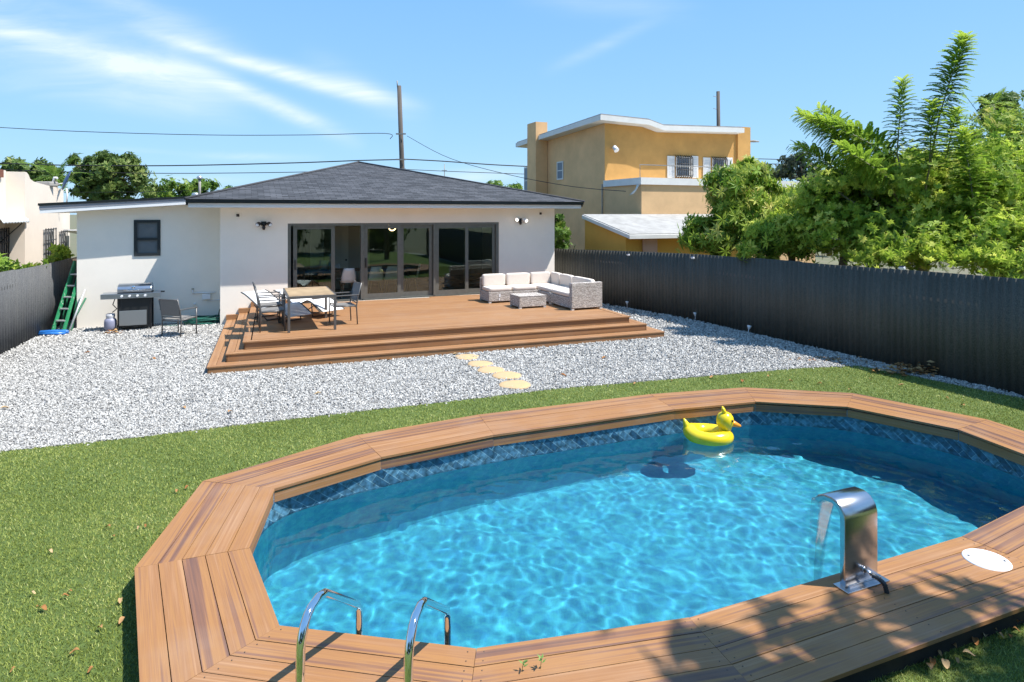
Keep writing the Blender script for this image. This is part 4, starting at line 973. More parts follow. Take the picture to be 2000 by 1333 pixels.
def patio_chair(label, loc, rz, group):
    """faces local +Y"""
    t = thing('patio_chair', label, 'chair', loc, rz, group); w_ = .27
    for sx in (-1, 1):
        mb = MB(); mb.tube([(sx*w_, -.24, 0), (sx*w_, -.22, .40), (sx*w_, -.25, .60), (sx*w_, -.33, .90)], .0145, 8); mb.build('leg', alu_mid, t, world=False)
        mb = MB(); mb.tube([(sx*w_, .24, 0), (sx*w_, .23, .63)], .0145, 8); mb.build('leg', alu_mid, t, world=False)
        mb = MB(); mb.box((sx*w_, -.01, .645), (.04, .54, .022)); mb.build('armrest', alu_mid, t, world=False, bevel=.005)
    mb = MB(); mb.tube([(-w_, -.32, .88), (w_, -.32, .88)], .014, 8); mb.build('top_rail', alu_mid, t, world=False); mb = MB(); mb.tube([(-w_, -.235, .47), (w_, -.235, .47)], .012, 8); mb.build('lower_rail', alu_mid, t, world=False); mb = MB(); mb.tube([(-w_, .23, .40), (w_, .23, .40)], .014, 8); mb.tube([(-w_, -.22, .38), (w_, -.22, .38)], .014, 8)
    for sx in (-1, 1): mb.tube([(sx*w_, -.22, .40), (sx*w_, .235, .42)], .014, 8)
    mb.build('frame', alu_mid, t, world=False)
    mb = MB(); mb.beam((0, -.215, .415), (0, .23, .43), w_*2-.03, .012); mb.build('seat', sling, t, world=False)
    mb = MB(); mb.beam((0, -.238, .50), (0, -.315, .87), .010, w_*2-.03, up=(1, 0, 0)); mb.build('backrest', sling, t, world=False)
    return t
g_ = 'patio chairs round the outdoor table'
def F3(px, py): return tuple(G(px, py, .45))
patio_chair('patio chair at the near left of the outdoor table, back to the steps', tuple(Vector((-5.02, 13.28, .45))), TH-R(90), g_)
patio_chair('patio chair at the left of the outdoor table, farther from the steps', tuple(Vector((-5.36, 14.04, .45))), TH-R(90)+.05, g_)
patio_chair('patio chair at the right side of the outdoor table, in front of the glass doors', tuple(Vector((-3.72, 14.0, .45))), TH+R(96), g_)
patio_chair('lone metal patio chair standing on the gravel between the grill and the hose', (-7.78, 14.85, .012), R(-17), None)
def lounger(label, loc, rz, back):
    """head at local -Y, foot at +Y"""
    t = thing('sun_lounger', label, 'sun lounger', loc, rz, 'white sling loungers behind the outdoor table'); w_ = .31
    pr = [(-.95, .30+.62*back), (-.75, .30+.50*back), (-.35, .30+.12*back), (-.15, .26), (.15, .30), (.40, .38), (.65, .30), (.95, .16)]
    def sm(pts, k=5):
        out = []
        for i in range(len(pts)-1):
            p0, p1, p2, p3 = [np.array(pts[min(max(j, 0), len(pts)-1)]) for j in (i-1, i, i+1, i+2)]
            for j in range(k):
                u = j/k; out.append(tuple(.5*((2*p1)+(p2-p0)*u+(2*p0-5*p1+4*p2-p3)*u*u+(3*p1-p0-3*p2+p3)*u**3)))
        return out+[pts[-1]]
    c = sm(pr)
    for sx in (-1, 1):
        mb = MB(); mb.tube([(sx*w_, y, z) for y, z in c], .0155, 8); mb.build('side_rail', alu_dark, t, world=False)
    mb = MB(); mb.add([(sx*(w_-.02), y, z+.004) for y, z in c for sx in (-1, 1)], [(2*i, 2*i+1, 2*i+3, 2*i+2) for i in range(len(c)-1)], None, True); o = mb.build('sling', white_sling, t, world=False); so = o.modifiers.new('t', 'SOLIDIFY'); so.thickness = .006
    for (a, b) in (((-.45, .0), (.10, .30)), ((.10, .0), (-.45, .34)), ((.55, .0), (.50, .34))):
        mb = MB()
        for sx in (-1, 1): mb.tube([(sx*(w_-.03), a[0], .0), (sx*(w_-.03), b[0], b[1]-.03)], .013, 8)
        mb.tube([(-w_+.03, a[0], .013), (w_-.03, a[0], .013)], .013, 8); mb.build('leg', alu_dark, t, world=False)
    return t
def aim(a, b): d = Vector(b)-Vector(a); return math.atan2(d.y, d.x)-math.pi/2
a, b = (-6.25, 15.25), (-4.62, 14.0)
lounger('white sling lounger nearer the table with its dark headrest raised to the left', ((a[0]+b[0])/2, (a[1]+b[1])/2, .45), aim(a, b), .42)
a, b = (-5.75, 15.95), (-4.1, 14.75)
lounger('white sling lounger farther back, half hidden behind the table and next to the doors', ((a[0]+b[0])/2, (a[1]+b[1])/2, .45), aim(a, b), .36)

# wicker sofa
def wicker_mat():
    m = bpy.data.materials.new('grey_wicker'); m.use_nodes = True; nt = m.node_tree; N = nt.nodes; L = nt.links; b = N['Principled BSDF']
    uv = N.new('ShaderNodeUVMap'); uv.uv_map = 'UVMap'
    br = N.new('ShaderNodeTexBrick'); br.inputs['Scale'].default_value = 1; br.inputs['Brick Width'].default_value = .055; br.inputs['Row Height'].default_value = .014; br.inputs['Mortar Size'].default_value = .003
    br.inputs['Color1'].default_value = (.38, .33, .30, 1); br.inputs['Color2'].default_value = (.88, .82, .76, 1); br.inputs['Mortar'].default_value = (.14, .12, .10, 1); L.new(uv.outputs[0], br.inputs['Vector'])
    n = N.new('ShaderNodeTexNoise'); n.inputs['Scale'].default_value = 45; n.inputs['Detail'].default_value = 3; L.new(uv.outputs[0], n.inputs['Vector'])
    mr = N.new('ShaderNodeMapRange'); L.new(n.outputs[0], mr.inputs[0]); mr.inputs[1].default_value = .35; mr.inputs[2].default_value = .65; mr.inputs[3].default_value = .6; mr.inputs[4].default_value = 1.4
    sc = N.new('ShaderNodeVectorMath'); sc.operation = 'SCALE'; L.new(br.outputs[0], sc.inputs[0]); L.new(mr.outputs[0], sc.inputs['Scale']); L.new(sc.outputs[0], b.inputs['Base Color']); b.inputs['Roughness'].default_value = .7
    bp = N.new('ShaderNodeBump'); bp.inputs['Strength'].default_value = .8; bp.inputs['Distance'].default_value = .004; bp.invert = True; L.new(br.outputs['Fac'], bp.inputs['Height']); L.new(bp.outputs[0], b.inputs['Normal']); return m
wick = wicker_mat()
S0 = G(1119.5, 607, .45)
def cushion(mb, x0, x1, y0, y1, z0, z1, nx=6, ny=6):
    """pillowy box"""
    c = Vector(((x0+x1)/2, (y0+y1)/2, (z0+z1)/2)); s = [(x1-x0)/2, (y1-y0)/2, (z1-z0)/2]
    n, m = 24, 14; vs = []
    for i in range(m+1):
        th = math.pi*i/m
        for j in range(n):
            ph = 2*math.pi*(j+.5)/n; d = [math.sin(th)*math.cos(ph), math.sin(th)*math.sin(ph), math.cos(th)]
            e = [math.copysign(abs(x)**.24, x) for x in d]; vs.append(c+Vector((e[0]*s[0], e[1]*s[1], e[2]*s[2])))
    fs = []
    for i in range(m):
        for j in range(n): fs.append((i*n+j, (i+1)*n+j, (i+1)*n+(j+1) % n, i*n+(j+1) % n))
    mb.add(vs, fs, None, True)
def feet(t, x0, x1, y0, y1):
    for x in (x0+.04, x1-.04):
        for y in (y0+.04, y1-.04):
            mb = MB(); mb.bb(x-.035, x+.035, y-.035, y+.035, 0, .04); mb.build('foot', principled('pale_foot', (.5, .48, .45), .6), t, world=False)
gs = 'modules of the grey wicker sectional sofa'
def module(label, u, v, wu, dv, backs, arm=None, extra=None):
    """backs: list of sides ('N' rear, 'E' right); base at (u,v) lower-left in sofa frame"""
    p = S0+U*u+V*v; t = thing('sofa_module', label, 'sofa', tuple(p), TH, gs); BH, ST, BT = .68, .30, .10
    mb = MB(); mb.bb(0, wu, .141 if arm else 0, dv, .04, ST); mb.build('base', wick, t, world=False, bevel=.012)
    x1, y1 = wu, dv
    if 'N' in backs: mb = MB(); mb.bb(0, wu, dv-BT, dv, ST+.001, BH-.04); mb.build('back', wick, t, world=False, bevel=.012); y1 = dv-BT
    if 'E' in backs: mb = MB(); mb.bb(wu-BT, wu, .141 if arm else 0, y1-.001, ST+.001, BH-.04); mb.build('back', wick, t, world=False, bevel=.012); x1 = wu-BT
    y0 = 0
    if arm: mb = MB(); mb.bb(0, wu, 0, .14, .04, BH); mb.build('arm', wick, t, world=False, bevel=.012); y0 = .14
    mb = MB(); cushion(mb, .01, x1-.005, y0+.01, y1-.005, ST+.002, ST+.115); mb.build('seat_cushion', cushion_mat, t, world=False)
    if 'N' in backs: mb = MB(); cushion(mb, .015, x1-(.14 if 'E' in backs else .015), y1-.15, y1-.005, ST+.10, BH+.055); mb.build('back_cushion', cushion_mat, t, world=False)
    if 'E' in backs:
        mb = MB(); cushion(mb, x1-.14, x1-.005, y0+.015, y1-.015, ST+.10, BH+.05); mb.build('back_cushion', cushion_mat, t, world=False)
    feet(t, 0, wu, 0, dv)
    return t
mA = module('left end module of the wicker sofa, with a white tag on its lidded front', -1.50, 1.95, .70, .73, 'N')
mb = MB(); mb.box((.31, -.006, .20), (.05, .004, .08)); mb.box((.30, -.008, .10), (.03, .004, .07)); mb.build('white_tag', white_plastic, mA, world=False)
mb = MB(); mb.bb(0, .10, .02, .73-.102, .301, .36); 
module('middle module of the rear row of the wicker sofa, right of the tagged end', -.79, 1.95, .74, .73, 'N')
module('corner module of the wicker sofa where its two rows meet', -.04, 1.95, .88, .73, 'NE')
module('wicker sofa module between the corner and the big arm', -.04, 1.23, .88, .71, 'E')
module('end module of the wicker sofa with the tall grey arm nearest the steps', -.04, 0.0, .88, 1.22, 'E', arm=True)
cp = G(1014.4, 604, .45); t = thing('coffee_table', 'low square grey wicker coffee table in front of the sofa', 'coffee table', tuple(cp), TH)
mb = MB(); mb.bb(0, .76, 0, .62, .035, .30); mb.build('base', wick, t, world=False, bevel=.012); mb = MB(); mb.bb(-.005, .765, -.005, .625, .301, .315); mb.build('table_top', wick, t, world=False, bevel=.004); feet(t, 0, .76, 0, .62)

# grill
gp = Vector((0, 0, 0)); gl_ = G(229, 648, 0); gl_ = on_plane(229, CY, HP(0, -.08), U)
gl_ = Vector((gl_.x, gl_.y, .012))
t = thing('gas_grill', 'stainless gas grill with four knobs and side shelves on the gravel by the white wing', 'grill', tuple(gl_), TH)
GW = .72
mb = MB(); mb.bb(0, .04, 0, .04, .12, .80); mb.bb(0, .04, .42, .46, .0, .80); mb.bb(GW-.04, GW, 0, .04, 0, .80); mb.bb(GW-.04, GW, .42, .46, 0, .80); mb.bb(.04, GW-.04, 0, .46, .10, .13); mb.build('cart_frame', black_plastic, t, world=False)
mb = MB(); mb.bb(.04, GW-.10, -.015, 0, .14, .50); mb.build('door', principled('grill_door', (.33, .35, .36), .35, metal=.7), t, world=False, bevel=.004)
mb = MB(); mb.bb(.041, GW-.041, .02, .44, .131, .79); mb.build('cabinet', principled('grill_black', (.015, .017, .018), .5), t, world=False)
mb = MB(); mb.bb(-.34, GW+.20, -.05, -.01, .80, .92); mb.build('control_panel', grill_steel, t, world=False, bevel=.006)
mb = MB(); mb.bb(-.34, -.02, -.008, .42, .895, .92); mb.build('side_shelf', grill_steel, t, world=False, bevel=.004); mb = MB(); mb.bb(GW+.02, GW+.20, -.008, .42, .895, .92); mb.build('side_shelf', grill_steel, t, world=False, bevel=.004)
mb = MB(); mb.box((GW+.245, .02, .93), (.085, .05, .03)); mb.build('handle', black_plastic, t, world=False)
mb = MB(); mb.bb(0, GW, -.008, .46, .80, .93); mb.build('firebox', principled('grill_black', (.015, .017, .018), .5), t, world=False)
# lid with a curved front
pr = [(.0, .94), (-.01, 1.02), (.03, 1.08), (.12, 1.125), (.25, 1.14), (.40, 1.115), (.46, 1.05), (.46, .94)]
mb = MB(); n = len(pr); vs = [(x, y, z) for x in (0, GW) for (y, z) in pr]; mb.add(vs, [tuple(range(n)), tuple(range(2*n-1, n-1, -1))]+[(i, n+i, n+(i+1) % n, (i+1) % n) for i in range(n)]); ld = mb.build('lid', grill_steel, t, world=False, bevel=.008)
mb = MB(); mb.tube([(.13, -.055, 1.0), (GW-.13, -.055, 1.0)], .014, 10)
for x in (.16, GW-.16): mb.tube([(x, -.01, 1.0), (x, -.055, 1.0)], .01, 8)
mb.build('handle', chrome, ld, world=False)
mb = MB(); mb.lathe((0, 0, 0), [(.001, .01), (.035, .008), (.04, 0)], 20); mb.v = [Matrix.Rotation(R(90), 4, 'X') @ v+Vector((GW*.47, -.002, 1.06)) for v in mb.v]; mb.build('thermometer', chrome, ld, world=False)
for k in range(4):
    mb = MB(); mb.cyl((.10+k*.165, -.095, .86), (.10+k*.165, -.051, .86), .027, 14); mb.build('knob', white_plastic, t, world=False, bevel=.004)
for y in (.02, .44):
    mb = MB(); mb.cyl((-.03, y, .085), (.0-.005, y, .085), .085, 20); mb.build('wheel', rubber, t, world=False)
mb = MB(); mb.tube([(-.06, .1, .80), (-.10, .05, .66), (-.02, .08, .55), (-.12, .15, .46)], .012, 8); mb.build('gas_hose', black_plastic, t, world=False)
tp = gl_-U*.16+V*.12; t = thing('propane_tank', 'grey propane tank on the gravel beside the grill', 'gas tank', (tp.x, tp.y, .012))
mb = MB(); mb.lathe((0, 0, 0), [(.001, .03), (.10, .03), (.13, .08), (.135, .14), (.135, .24), (.12, .30), (.06, .345), (.001, .35)], 24); mb.build('cylinder', principled('tank_grey', (.24, .25, .34), .4), t, world=False)
mb = MB(); mb.lathe((0, 0, .34), [(.085, -.02), (.095, .03), (.095, .09), (.088, .09), (.088, .03), (.08, -.02)], 20); mb.tube([(0, 0, 0), (0, 0, .40)], .025, 10); mb.lathe((0, 0, 0), [(.11, 0), (.11, .035)], 20); mb.build('collar', principled('tank_collar', (.5, .5, .52), .4), t, world=False)

# hose heap
hc = on_plane(404, CY, HP(0, .35), U); t = thing('garden_hose', 'heap of green garden hose on the gravel at the wing wall', 'hose', (hc.x, hc.y, 0), TH)
mb = MB(); r_ = random.Random(4); pts = []
for i in range(150):
    a = i*.42; rr_ = .30+.16*math.sin(i*.11); pts.append((math.cos(a)*rr_*1.25, math.sin(a)*rr_*.55-.05, .05+.0011*i+.02*math.sin(i*.9)))
mb.tube(pts, .0145, 7); mb.tube([(.25, .12, .1), (.30, .15, .34), (.46, .15, .42), (.60, .14, .30), (.56, .05, .12), (.3, -.1, .1)], .0145, 7); mb.tube([(-.5, .1, .03), (-.9, .15, .03), (-1.2, .05, .03), (-.8, -.12, .03), (-.3, -.1, .04)], .0145, 7)
mb.build('coil', principled('green_hose', (.02, .14, .10), .4, noise=(3, .4)), t, world=False)

# green step ladder folded against the wing side wall
lb0 = Vector((-10.88, 15.2, .01)); lt0 = Vector((-11.02, 16.15, 1.66))
t = thing('folding_ladder', 'paint-spattered green folding ladder leaning beside the white wing', 'ladder', tuple(lb0))
gmat = principled('green_fibreglass', (.02, .22, .09), .55, noise=(22, .9), col2=(.55, .58, .50))
gm2 = MATS['green_fibreglass']; 
for n_ in gm2.node_tree.nodes:
    if n_.type == 'VALTORGB': n_.color_ramp.elements[0].position = .33; n_.color_ramp.elements[1].position = .38
sideL, sideR = Vector((-.125, 0, 0)), Vector((.125, 0.02, 0))
for sd_, top_ in ((sideL, sideL*.75), (sideR, sideR*.75)):
    mb = MB(); mb.beam(lb0+sd_, lt0+top_, .03, .085, up=(0, 1, 0)); mb.build('side_rail', gmat, t)
dn = Vector((.02, .16, 0))
for sd_, top_ in ((sideL, sideL*.75), (sideR, sideR*.75)):
    mb = MB(); mb.beam(lb0+sd_*1.05+dn*1.4, lt0+top_+dn*.3, .022, .05, up=(0, 1, 0)); mb.build('rear_rail', principled('green_plain', (.015, .12, .06), .55), t)
for k in range(1, 6):
    f = k/6.2; a = lb0.lerp(lt0, f); mb = MB(); mb.box(a, (.25-.06*f, .09, .03)); mb.build('step', principled('step_alu', (.6, .6, .6), .4, metal=.5), t)
mb = MB(); mb.box(lt0+Vector((0, .05, .03)), (.26, .20, .05)); mb.build('top_cap', principled('orange_cap', (.62, .38, .22), .6), t, bevel=.01)
pb = Vector((-10.62, 15.2, .01)); t = thing('leaning_poles', 'two pale aluminium poles leaning on the white wing corner behind the ladder', 'poles', tuple(pb))
mb = MB(); mb.tube([pb, pb+Vector((.03, .55, .98))], .022, 8); mb.build('pole', principled('step_alu', (.6, .6, .6), .4), t); mb = MB(); mb.tube([pb+Vector((-.12, .1, 0)), pb+Vector((-.0, .62, .75))], .02, 8); mb.build('pole', principled('green_plain', (.015, .12, .06), .55), t)
bp_ = G(105, 656, .0); t = thing('pool_float_roll', 'rolled blue vinyl float lying on the gravel at the foot of the ladder', 'pool float', (bp_.x, bp_.y, .015), R(12))
mb = MB(); mb.tube([(-.30, 0, .06), (-.28, 0, .062), (0, .01, .065), (.28, 0, .06), (.31, 0, .06)], [.03, .055, .06, .055, .03], 12); mb.tube([(-.28, -.09, .04), (0, -.10, .045), (.28, -.09, .04)], [.03, .042, .035], 12)
mb.build('tube', principled('blue_vinyl', (.03, .18, .55), .3, noise=(9, .4)), t, world=False)

# stepping stones
sand = principled('sandstone', (.52, .34, .16), .85, noise=(9, .35), col2=(.42, .30, .18), bump=(40, .5, .01))
for k, (px, py, wd, lab) in enumerate([(912, 697.5, .50, 'stepping stone touching the bottom deck step'), (937, 711, .50, 'second stepping stone out from the bottom deck step'), (958.5, 723, .52, 'middle stepping stone of the five on the gravel'), (990, 733.5, .54, 'stepping stone fourth from the deck, next to the last one'), (1006, 751.5, .56, 'largest sandstone stepping stone, nearest the turf')]):
    p = G(px, py, .03); t = thing('stepping_stone', 'round tan '+lab, 'stepping stone', (p.x, p.y, .0), 0, 'round tan stepping stones between deck and turf')
    mb = MB(); vs = []; n = 26; rs = [wd/2*(1+.05*math.sin(3*a+k)+.03*math.sin(5*a+2*k)) for a in [2*math.pi*i/n for i in range(n)]]
    prs = [(1.0, .0), (1.02, .028), (.97, .040), (.6, .044), (.0, .045)]
    for s_, z in prs:
        for i in range(n): a = 2*math.pi*i/n; vs.append((rs[i]*s_*math.cos(a)*.95, rs[i]*s_*math.sin(a)*.92, z))
    fs = [(i*n+j, i*n+(j+1) % n, (i+1)*n+(j+1) % n, (i+1)*n+j) for i in range(len(prs)-1) for j in range(n)]
    mb.add(vs, fs, None, True); mb.build('stone', sand, t, world=False)

# solar lights on stakes at the fence foot, and clipped to its top
def stake_light(px, py, lab, tilt=0):
    p = G(px, py, 0.0); t = thing('path_light', lab, 'garden light', tuple(p), 0, 'small white solar lights along the fence')
    t.rotation_euler = (0, R(tilt), 0); 
    mb = MB(); mb.cyl((0, 0, -.02), (0, 0, .14), .008, 8); mb.build('stake', white_plastic, t, world=False); mb = MB(); mb.lathe((0, 0, .13), [(.012, 0), (.03, .04), (.055, .09), (.05, .10), (.001, .105)], 16); mb.build('lamp_head', white_plastic, t, world=False)
stake_light(1225, 604, 'solar path light at the fence foot right behind the sofa arm'); stake_light(1358, 628, 'white solar path light at the fence foot level with the bottom deck step'); stake_light(1845, 732, 'white solar path light at the fence foot beside the leaf pile')
stake_light(1922, 742, 'tilted white solar path light at the fence foot right of the leaf pile', 28); stake_light(1460, 655, 'leaning grey solar path light against the middle of the long fence', 12); 
t_ = stake_light(1722, 701, 'small white solar light stuck low on the long fence left of the leaf pile', 75)
def clip_light(px, py, D, lab):
    p = AT(px, py, D); t = thing('fence_light', lab, 'garden light', tuple(p), R(-66), 'white solar lights clipped to the fence top')
    mb = MB(); mb.box((0, 0, 0), (.10, .05, .05), rot=Matrix.Rotation(R(25), 3, 'X')); mb.build('housing', white_plastic, t, world=False, bevel=.006); mb = MB(); mb.box((0, -.004, .03), (.085, .045, .006), rot=Matrix.Rotation(R(25), 3, 'X')); mb.build('solar_panel', principled('solar_cell', (.02, .02, .04), .15), t, world=False)
def fenceD(px):
    for i in range(len(RF)-1):
        q = on_plane(px, CY, RF[i], (RF[i+1]-RF[i]).normalized())
        lo, hi = sorted((RF[i].y, RF[i+1].y))
        if lo <= q.y <= hi: return q.y
    return 15
for px, py, lab in ((1227, 498, 'white solar clip light on the fence top below the orange carport wall'), (1353, 504, 'white solar clip light on the fence top under the yellow-green bushy tree'), (1762, 524, 'white solar clip light on the fence top nearest the camera, below the feathery tree')): clip_light(px, py, fenceD(px)-.12, lab)

# fallen leaves
leafg = 'dry fallen leaves'
def dry_leaf(p, s, lab, seed, up=0.0):
    r_ = random.Random(seed); mb = MB(); mb.rnd = r_.random(); n = 7; vs = []
    a = r_.uniform(0, 6.28); cu = r_.uniform(.1, .5)
    for i in range(n):
        t_ = i/(n-1); w_ = math.sin(math.pi*t_)**.8*s*.27; x = (t_-.5)*s
        for s_ in (-1, 0, 1): vs.append(Matrix.Rotation(a, 3, 'Z') @ Vector((x, s_*w_, abs(s_)*w_*.7+cu*s*(t_-.5)**2+.004+(.01*math.sin(t_*5)))))
    mb.add([v+Vector(p)+Z*up for v in vs], [(i*3+k, i*3+k+1, (i+1)*3+k+1, (i+1)*3+k) for i in range(n-1) for k in range(2)], None, True)
    o = mb.build('fallen_leaf', leaf_dry); o.location = (0, 0, 0); tag(o, lab, 'leaf', leafg); return o
k = 0
for (px, py) in [(270, 1032), (284, 1028), (99, 1078), (135, 1158), (128, 1165), (238, 1214), (235, 1175), (75, 1187), (85, 1190), (222, 1048), (195, 1227), (145, 1275), (25, 1310), (177, 1310), (365, 953), (65, 1160), (210, 1030), (345, 960)]:
    p = G(px, py, .035); dry_leaf(p, random.uniform(.03, .065), 'dry orange-brown leaf lying on the turf left of the pool', k); k += 1
for (px, py) in [(1822, 1295), (1835, 1278), (1847, 1300), (1905, 1255), (1925, 1243), (1893, 1280), (1955, 1243), (1985, 1232), (1815, 1303), (1870, 1292), (1975, 1245), (1938, 1230), (1860, 1262), (1990, 1215)]:
    p = G(px, py, .035); dry_leaf(p, random.uniform(.04, .085), 'dry pale leaf on the shaded turf below the near pool deck edge', k); k += 1
for (px, py) in [(1312, 744), (1240, 750), (1390, 738), (1500, 735), (1545, 745), (1700, 741), (1760, 753), (1600, 750), (1850, 778), (1880, 792), (1660, 762), (1450, 745)]:
    p = G(px, py, .03); dry_leaf(p, random.uniform(.05, .1), 'dry leaf on the turf strip between the gravel and the far pool deck', k); k += 1
for (px, py) in [(742, 703), (760, 704), (597, 715), (645, 711), (560, 720), (680, 706), (1055, 684), (985, 684), (890, 693), (360, 797), (10, 798), (1100, 734), (620, 770), (170, 690), (450, 805), (300, 702), (1180, 700)]:
    p = G(px, py, .035); dry_leaf(p, random.uniform(.07, .13), 'dry brown leaf on the white gravel near the deck', k); k += 1
# leaf piles: at the grill foot and along the fence
def leaf_pile(name, lab, c, n, sx, sy, size, seed, hgt=.05):
    r_ = np.random.default_rng(seed); P = []; rn = []
    for i in range(n):
        x, y = r_.normal(0, sx/2), r_.normal(0, sy/2); z = .02+abs(r_.normal(0, hgt)); a = r_.uniform(0, 6.28); s = size*r_.uniform(.5, 1.2); ti = r_.uniform(-.6, .6)
        M = Matrix.Rotation(a, 3, 'Z') @ Matrix.Rotation(ti, 3, 'X')
        q = [Vector((-s/2, 0, 0)), Vector((0, -s*.26, s*.1)), Vector((s/2, 0, .0)), Vector((0, s*.26, s*.1))]
        for v in q: v2 = M @ v; P.append((c[0]+x+v2.x, c[1]+y+v2.y, z+v2.z))
        rn += [r_.uniform()]*4
    o = raw_mesh(name, np.array(P), 4, leaf_dry, np.array(rn)); stuff(o); tag(o, lab, 'leaves'); return o
p = G(262, 652, 0)
o = leaf_pile('dry_leaves', 'small heap of tan dry leaves on the gravel under the grill', G(218, 654, 0), 60, .22, .10, .09, 1)
o = leaf_pile('dry_leaves', 'brown heap of dead leaves and bark on the gravel at the fence foot', G(1815, 731, 0), 420, .95, .25, .12, 2, .08)
o = leaf_pile('dry_leaves', 'scatter of brown leaves on the shaded gravel at the end of the tree shadow', G(1612, 705, 0), 60, .45, .2, .1, 3, .02)
P_ = []
r3 = np.random.default_rng(9)
o = leaf_pile('dry_leaves', 'thin trail of leaf litter along the turf edge by the fence', G(1700, 712, 0), 90, 1.0, .35, .07, 4, .015)
# two seedlings sprouting between the near boards
for px, py, s, lab in ((1019, 1312, .06, 'small green seedling sprouting between the near pool boards, the left one'), (1055, 1307, .075, 'small green seedling sprouting between the near pool boards, the right one')):
    p = G(px, py, DZ); t = thing('seedling', lab, 'plant', tuple(p), 0, 'seedlings between the pool boards'); mb = MB(); mb.tube([(0, 0, -.01), (.006, .004, s*.5), (.012, 0, s)], .0018, 6); mb.build('stem', principled('stem_green', (.08, .16, .03), .6), t, world=False)
    mb = MB(); r_ = random.Random(int(px))
    for i in range(6):
        a = r_.uniform(0, 6.28); z = s*(.45+.1*i); q = Vector((math.cos(a), math.sin(a), .5)); sd_ = Vector((-math.sin(a), math.cos(a), 0))*.007; o_ = Vector((.01, 0, z)); mb.add([o_, o_+q*.014-sd_, o_+q*.032, o_+q*.014+sd_], [(0, 1, 2, 3)])
    mb.build('leaves', principled('seedling_green', (.12, .22, .04), .6), t, world=False)

# ------------------------------------------------------------------ things inside the house, seen through the glass
shell = principled('white_shell', (.82, .79, .74), .45)
def shell_chair(label, u, v, rz):
    p = HP(u, v, .442); t = thing('shell_chair', label, 'chair', tuple(p), rz, 'white shell dining chairs inside')
    mb = MB(); vs = []; nx_, ny_ = 9, 9
    for i in range(ny_):
        s_ = i/(ny_-1)
        for j in range(nx_):
            c = -1+2*j/(nx_-1)
            if s_ < .5: y = .22-.44*(s_/.5); z = .45-.02*math.sin(math.pi*s_*2); hw_ = .22
            else: k2 = (s_-.5)/.5; y = -.22-.10*k2; z = .45+.42*k2; hw_ = .22-.07*k2**2
            vs.append((c*hw_, y+abs(c)**2*.05*(1 if s_ >= .5 else 0), z+.05*c*c*(1 if s_ < .5 else 0)))
    mb.add(vs, [(i*nx_+j, i*nx_+j+1, (i+1)*nx_+j+1, (i+1)*nx_+j) for i in range(ny_-1) for j in range(nx_-1)], None, True)
    o = mb.build('shell', shell, t, world=False); so = o.modifiers.new('t', 'SOLIDIFY'); so.thickness = .012
    for sx in (-1, 1):
        for sy in (-1, 1): mb = MB(); mb.tube([(sx*.12, sy*.12, .43), (sx*.2, sy*.2, 0)], .011, 7); mb.build('leg', principled('beech', (.4, .28, .16), .6), t, world=False)
for px, v, rz, lab in ((679, .75, TH, 'white shell chair inside the open gap between the door panels'), (732, 1.0, TH, 'white shell chair behind the glass just right of the open gap'), (763, 1.0, TH, 'white shell chair behind the glass in front of the ring lamp'), (802, 1.3, TH+R(75), 'shell chair seen from the side behind the middle glass panel'), (655, 1.9, TH+R(180), 'shell chair inside on the far side of the table')):
    q = on_plane(px, CY, HP(0, v), U); shell_chair(lab, uof(q), v, rz)
q0, q1 = uof(on_plane(600, CY, HP(0, 1.45), U)), uof(on_plane(800, CY, HP(0, 1.45), U))
t = thing('indoor_table', 'long dark dining table inside behind the white shell chairs', 'table', tuple(HP((q0+q1)/2, 1.55, .442)), TH)
mb = MB(); mb.bb(-(q1-q0)/2, (q1-q0)/2, -.42, .42, .72, .75); mb.build('table_top', principled('walnut', (.16, .10, .06), .4), t, world=False)
for sx in (-1, 1):
    for sy in (-1, 1): mb = MB(); mb.box((sx*((q1-q0)/2-.1), sy*.34, .36), (.06, .06, .71)); mb.build('leg', black_plastic, t, world=False)
q = HP(uof(on_plane(619, CY, HP(0, 2.6), U)), 2.6, 0)
t = thing('standing_mirror', 'tall bright framed mirror inside behind the left glass panel', 'mirror', tuple(HP(uof(on_plane(619, CY, HP(0, 2.6), U)), 2.6, .442)), TH)
mb = MB(); mb.bb(-.36, .36, 0, .05, .0, 2.1); mb.build('frame', principled('dark_wood', (.03, .025, .02), .5), t, world=False); mb = MB(); mb.bb(-.2, .2, -.012, -.001, .75, 2.0); mb.build('glass', principled('pale_mirror', (.45, .52, .55), .35), t, world=False)
pp = on_plane(634, 480, HP(0, 1.5), U); t = thing('blue_bucket', 'blue pot on the indoor table behind the left glass panel', 'pot', tuple(HP(uof(on_plane(633, CY, HP(0, 1.5), U)), 1.5, 1.193)), TH)
mb = MB(); mb.lathe((0, 0, 0), [(.001, .0), (.10, .0), (.13, .28), (.12, .28), (.09, .02)], 18); mb.build('pot', principled('blue_pot', (.20, .35, .45), .5), t, world=False)
rp = on_plane(766, 444, HP(0, 2.2), U); t = thing('ring_lamp', 'glowing ring pendant lamp inside above the shell chairs', 'lamp', tuple(rp), TH)
mb = MB(); mb.tube([(math.cos(a)*.11, 0, math.sin(a)*.11) for a in [2*math.pi*i/28 for i in range(28)]], .014, 8, closed=True); mb.build('ring', principled('ring_glow', (1, .8, .6), .5, emit=((1, .62, .35), 6.0)), t, world=False)
mb = MB(); mb.cyl((0, 0, .11), (0, 0, .4), .004, 6); mb.build('cord', black_plastic, t, world=False)

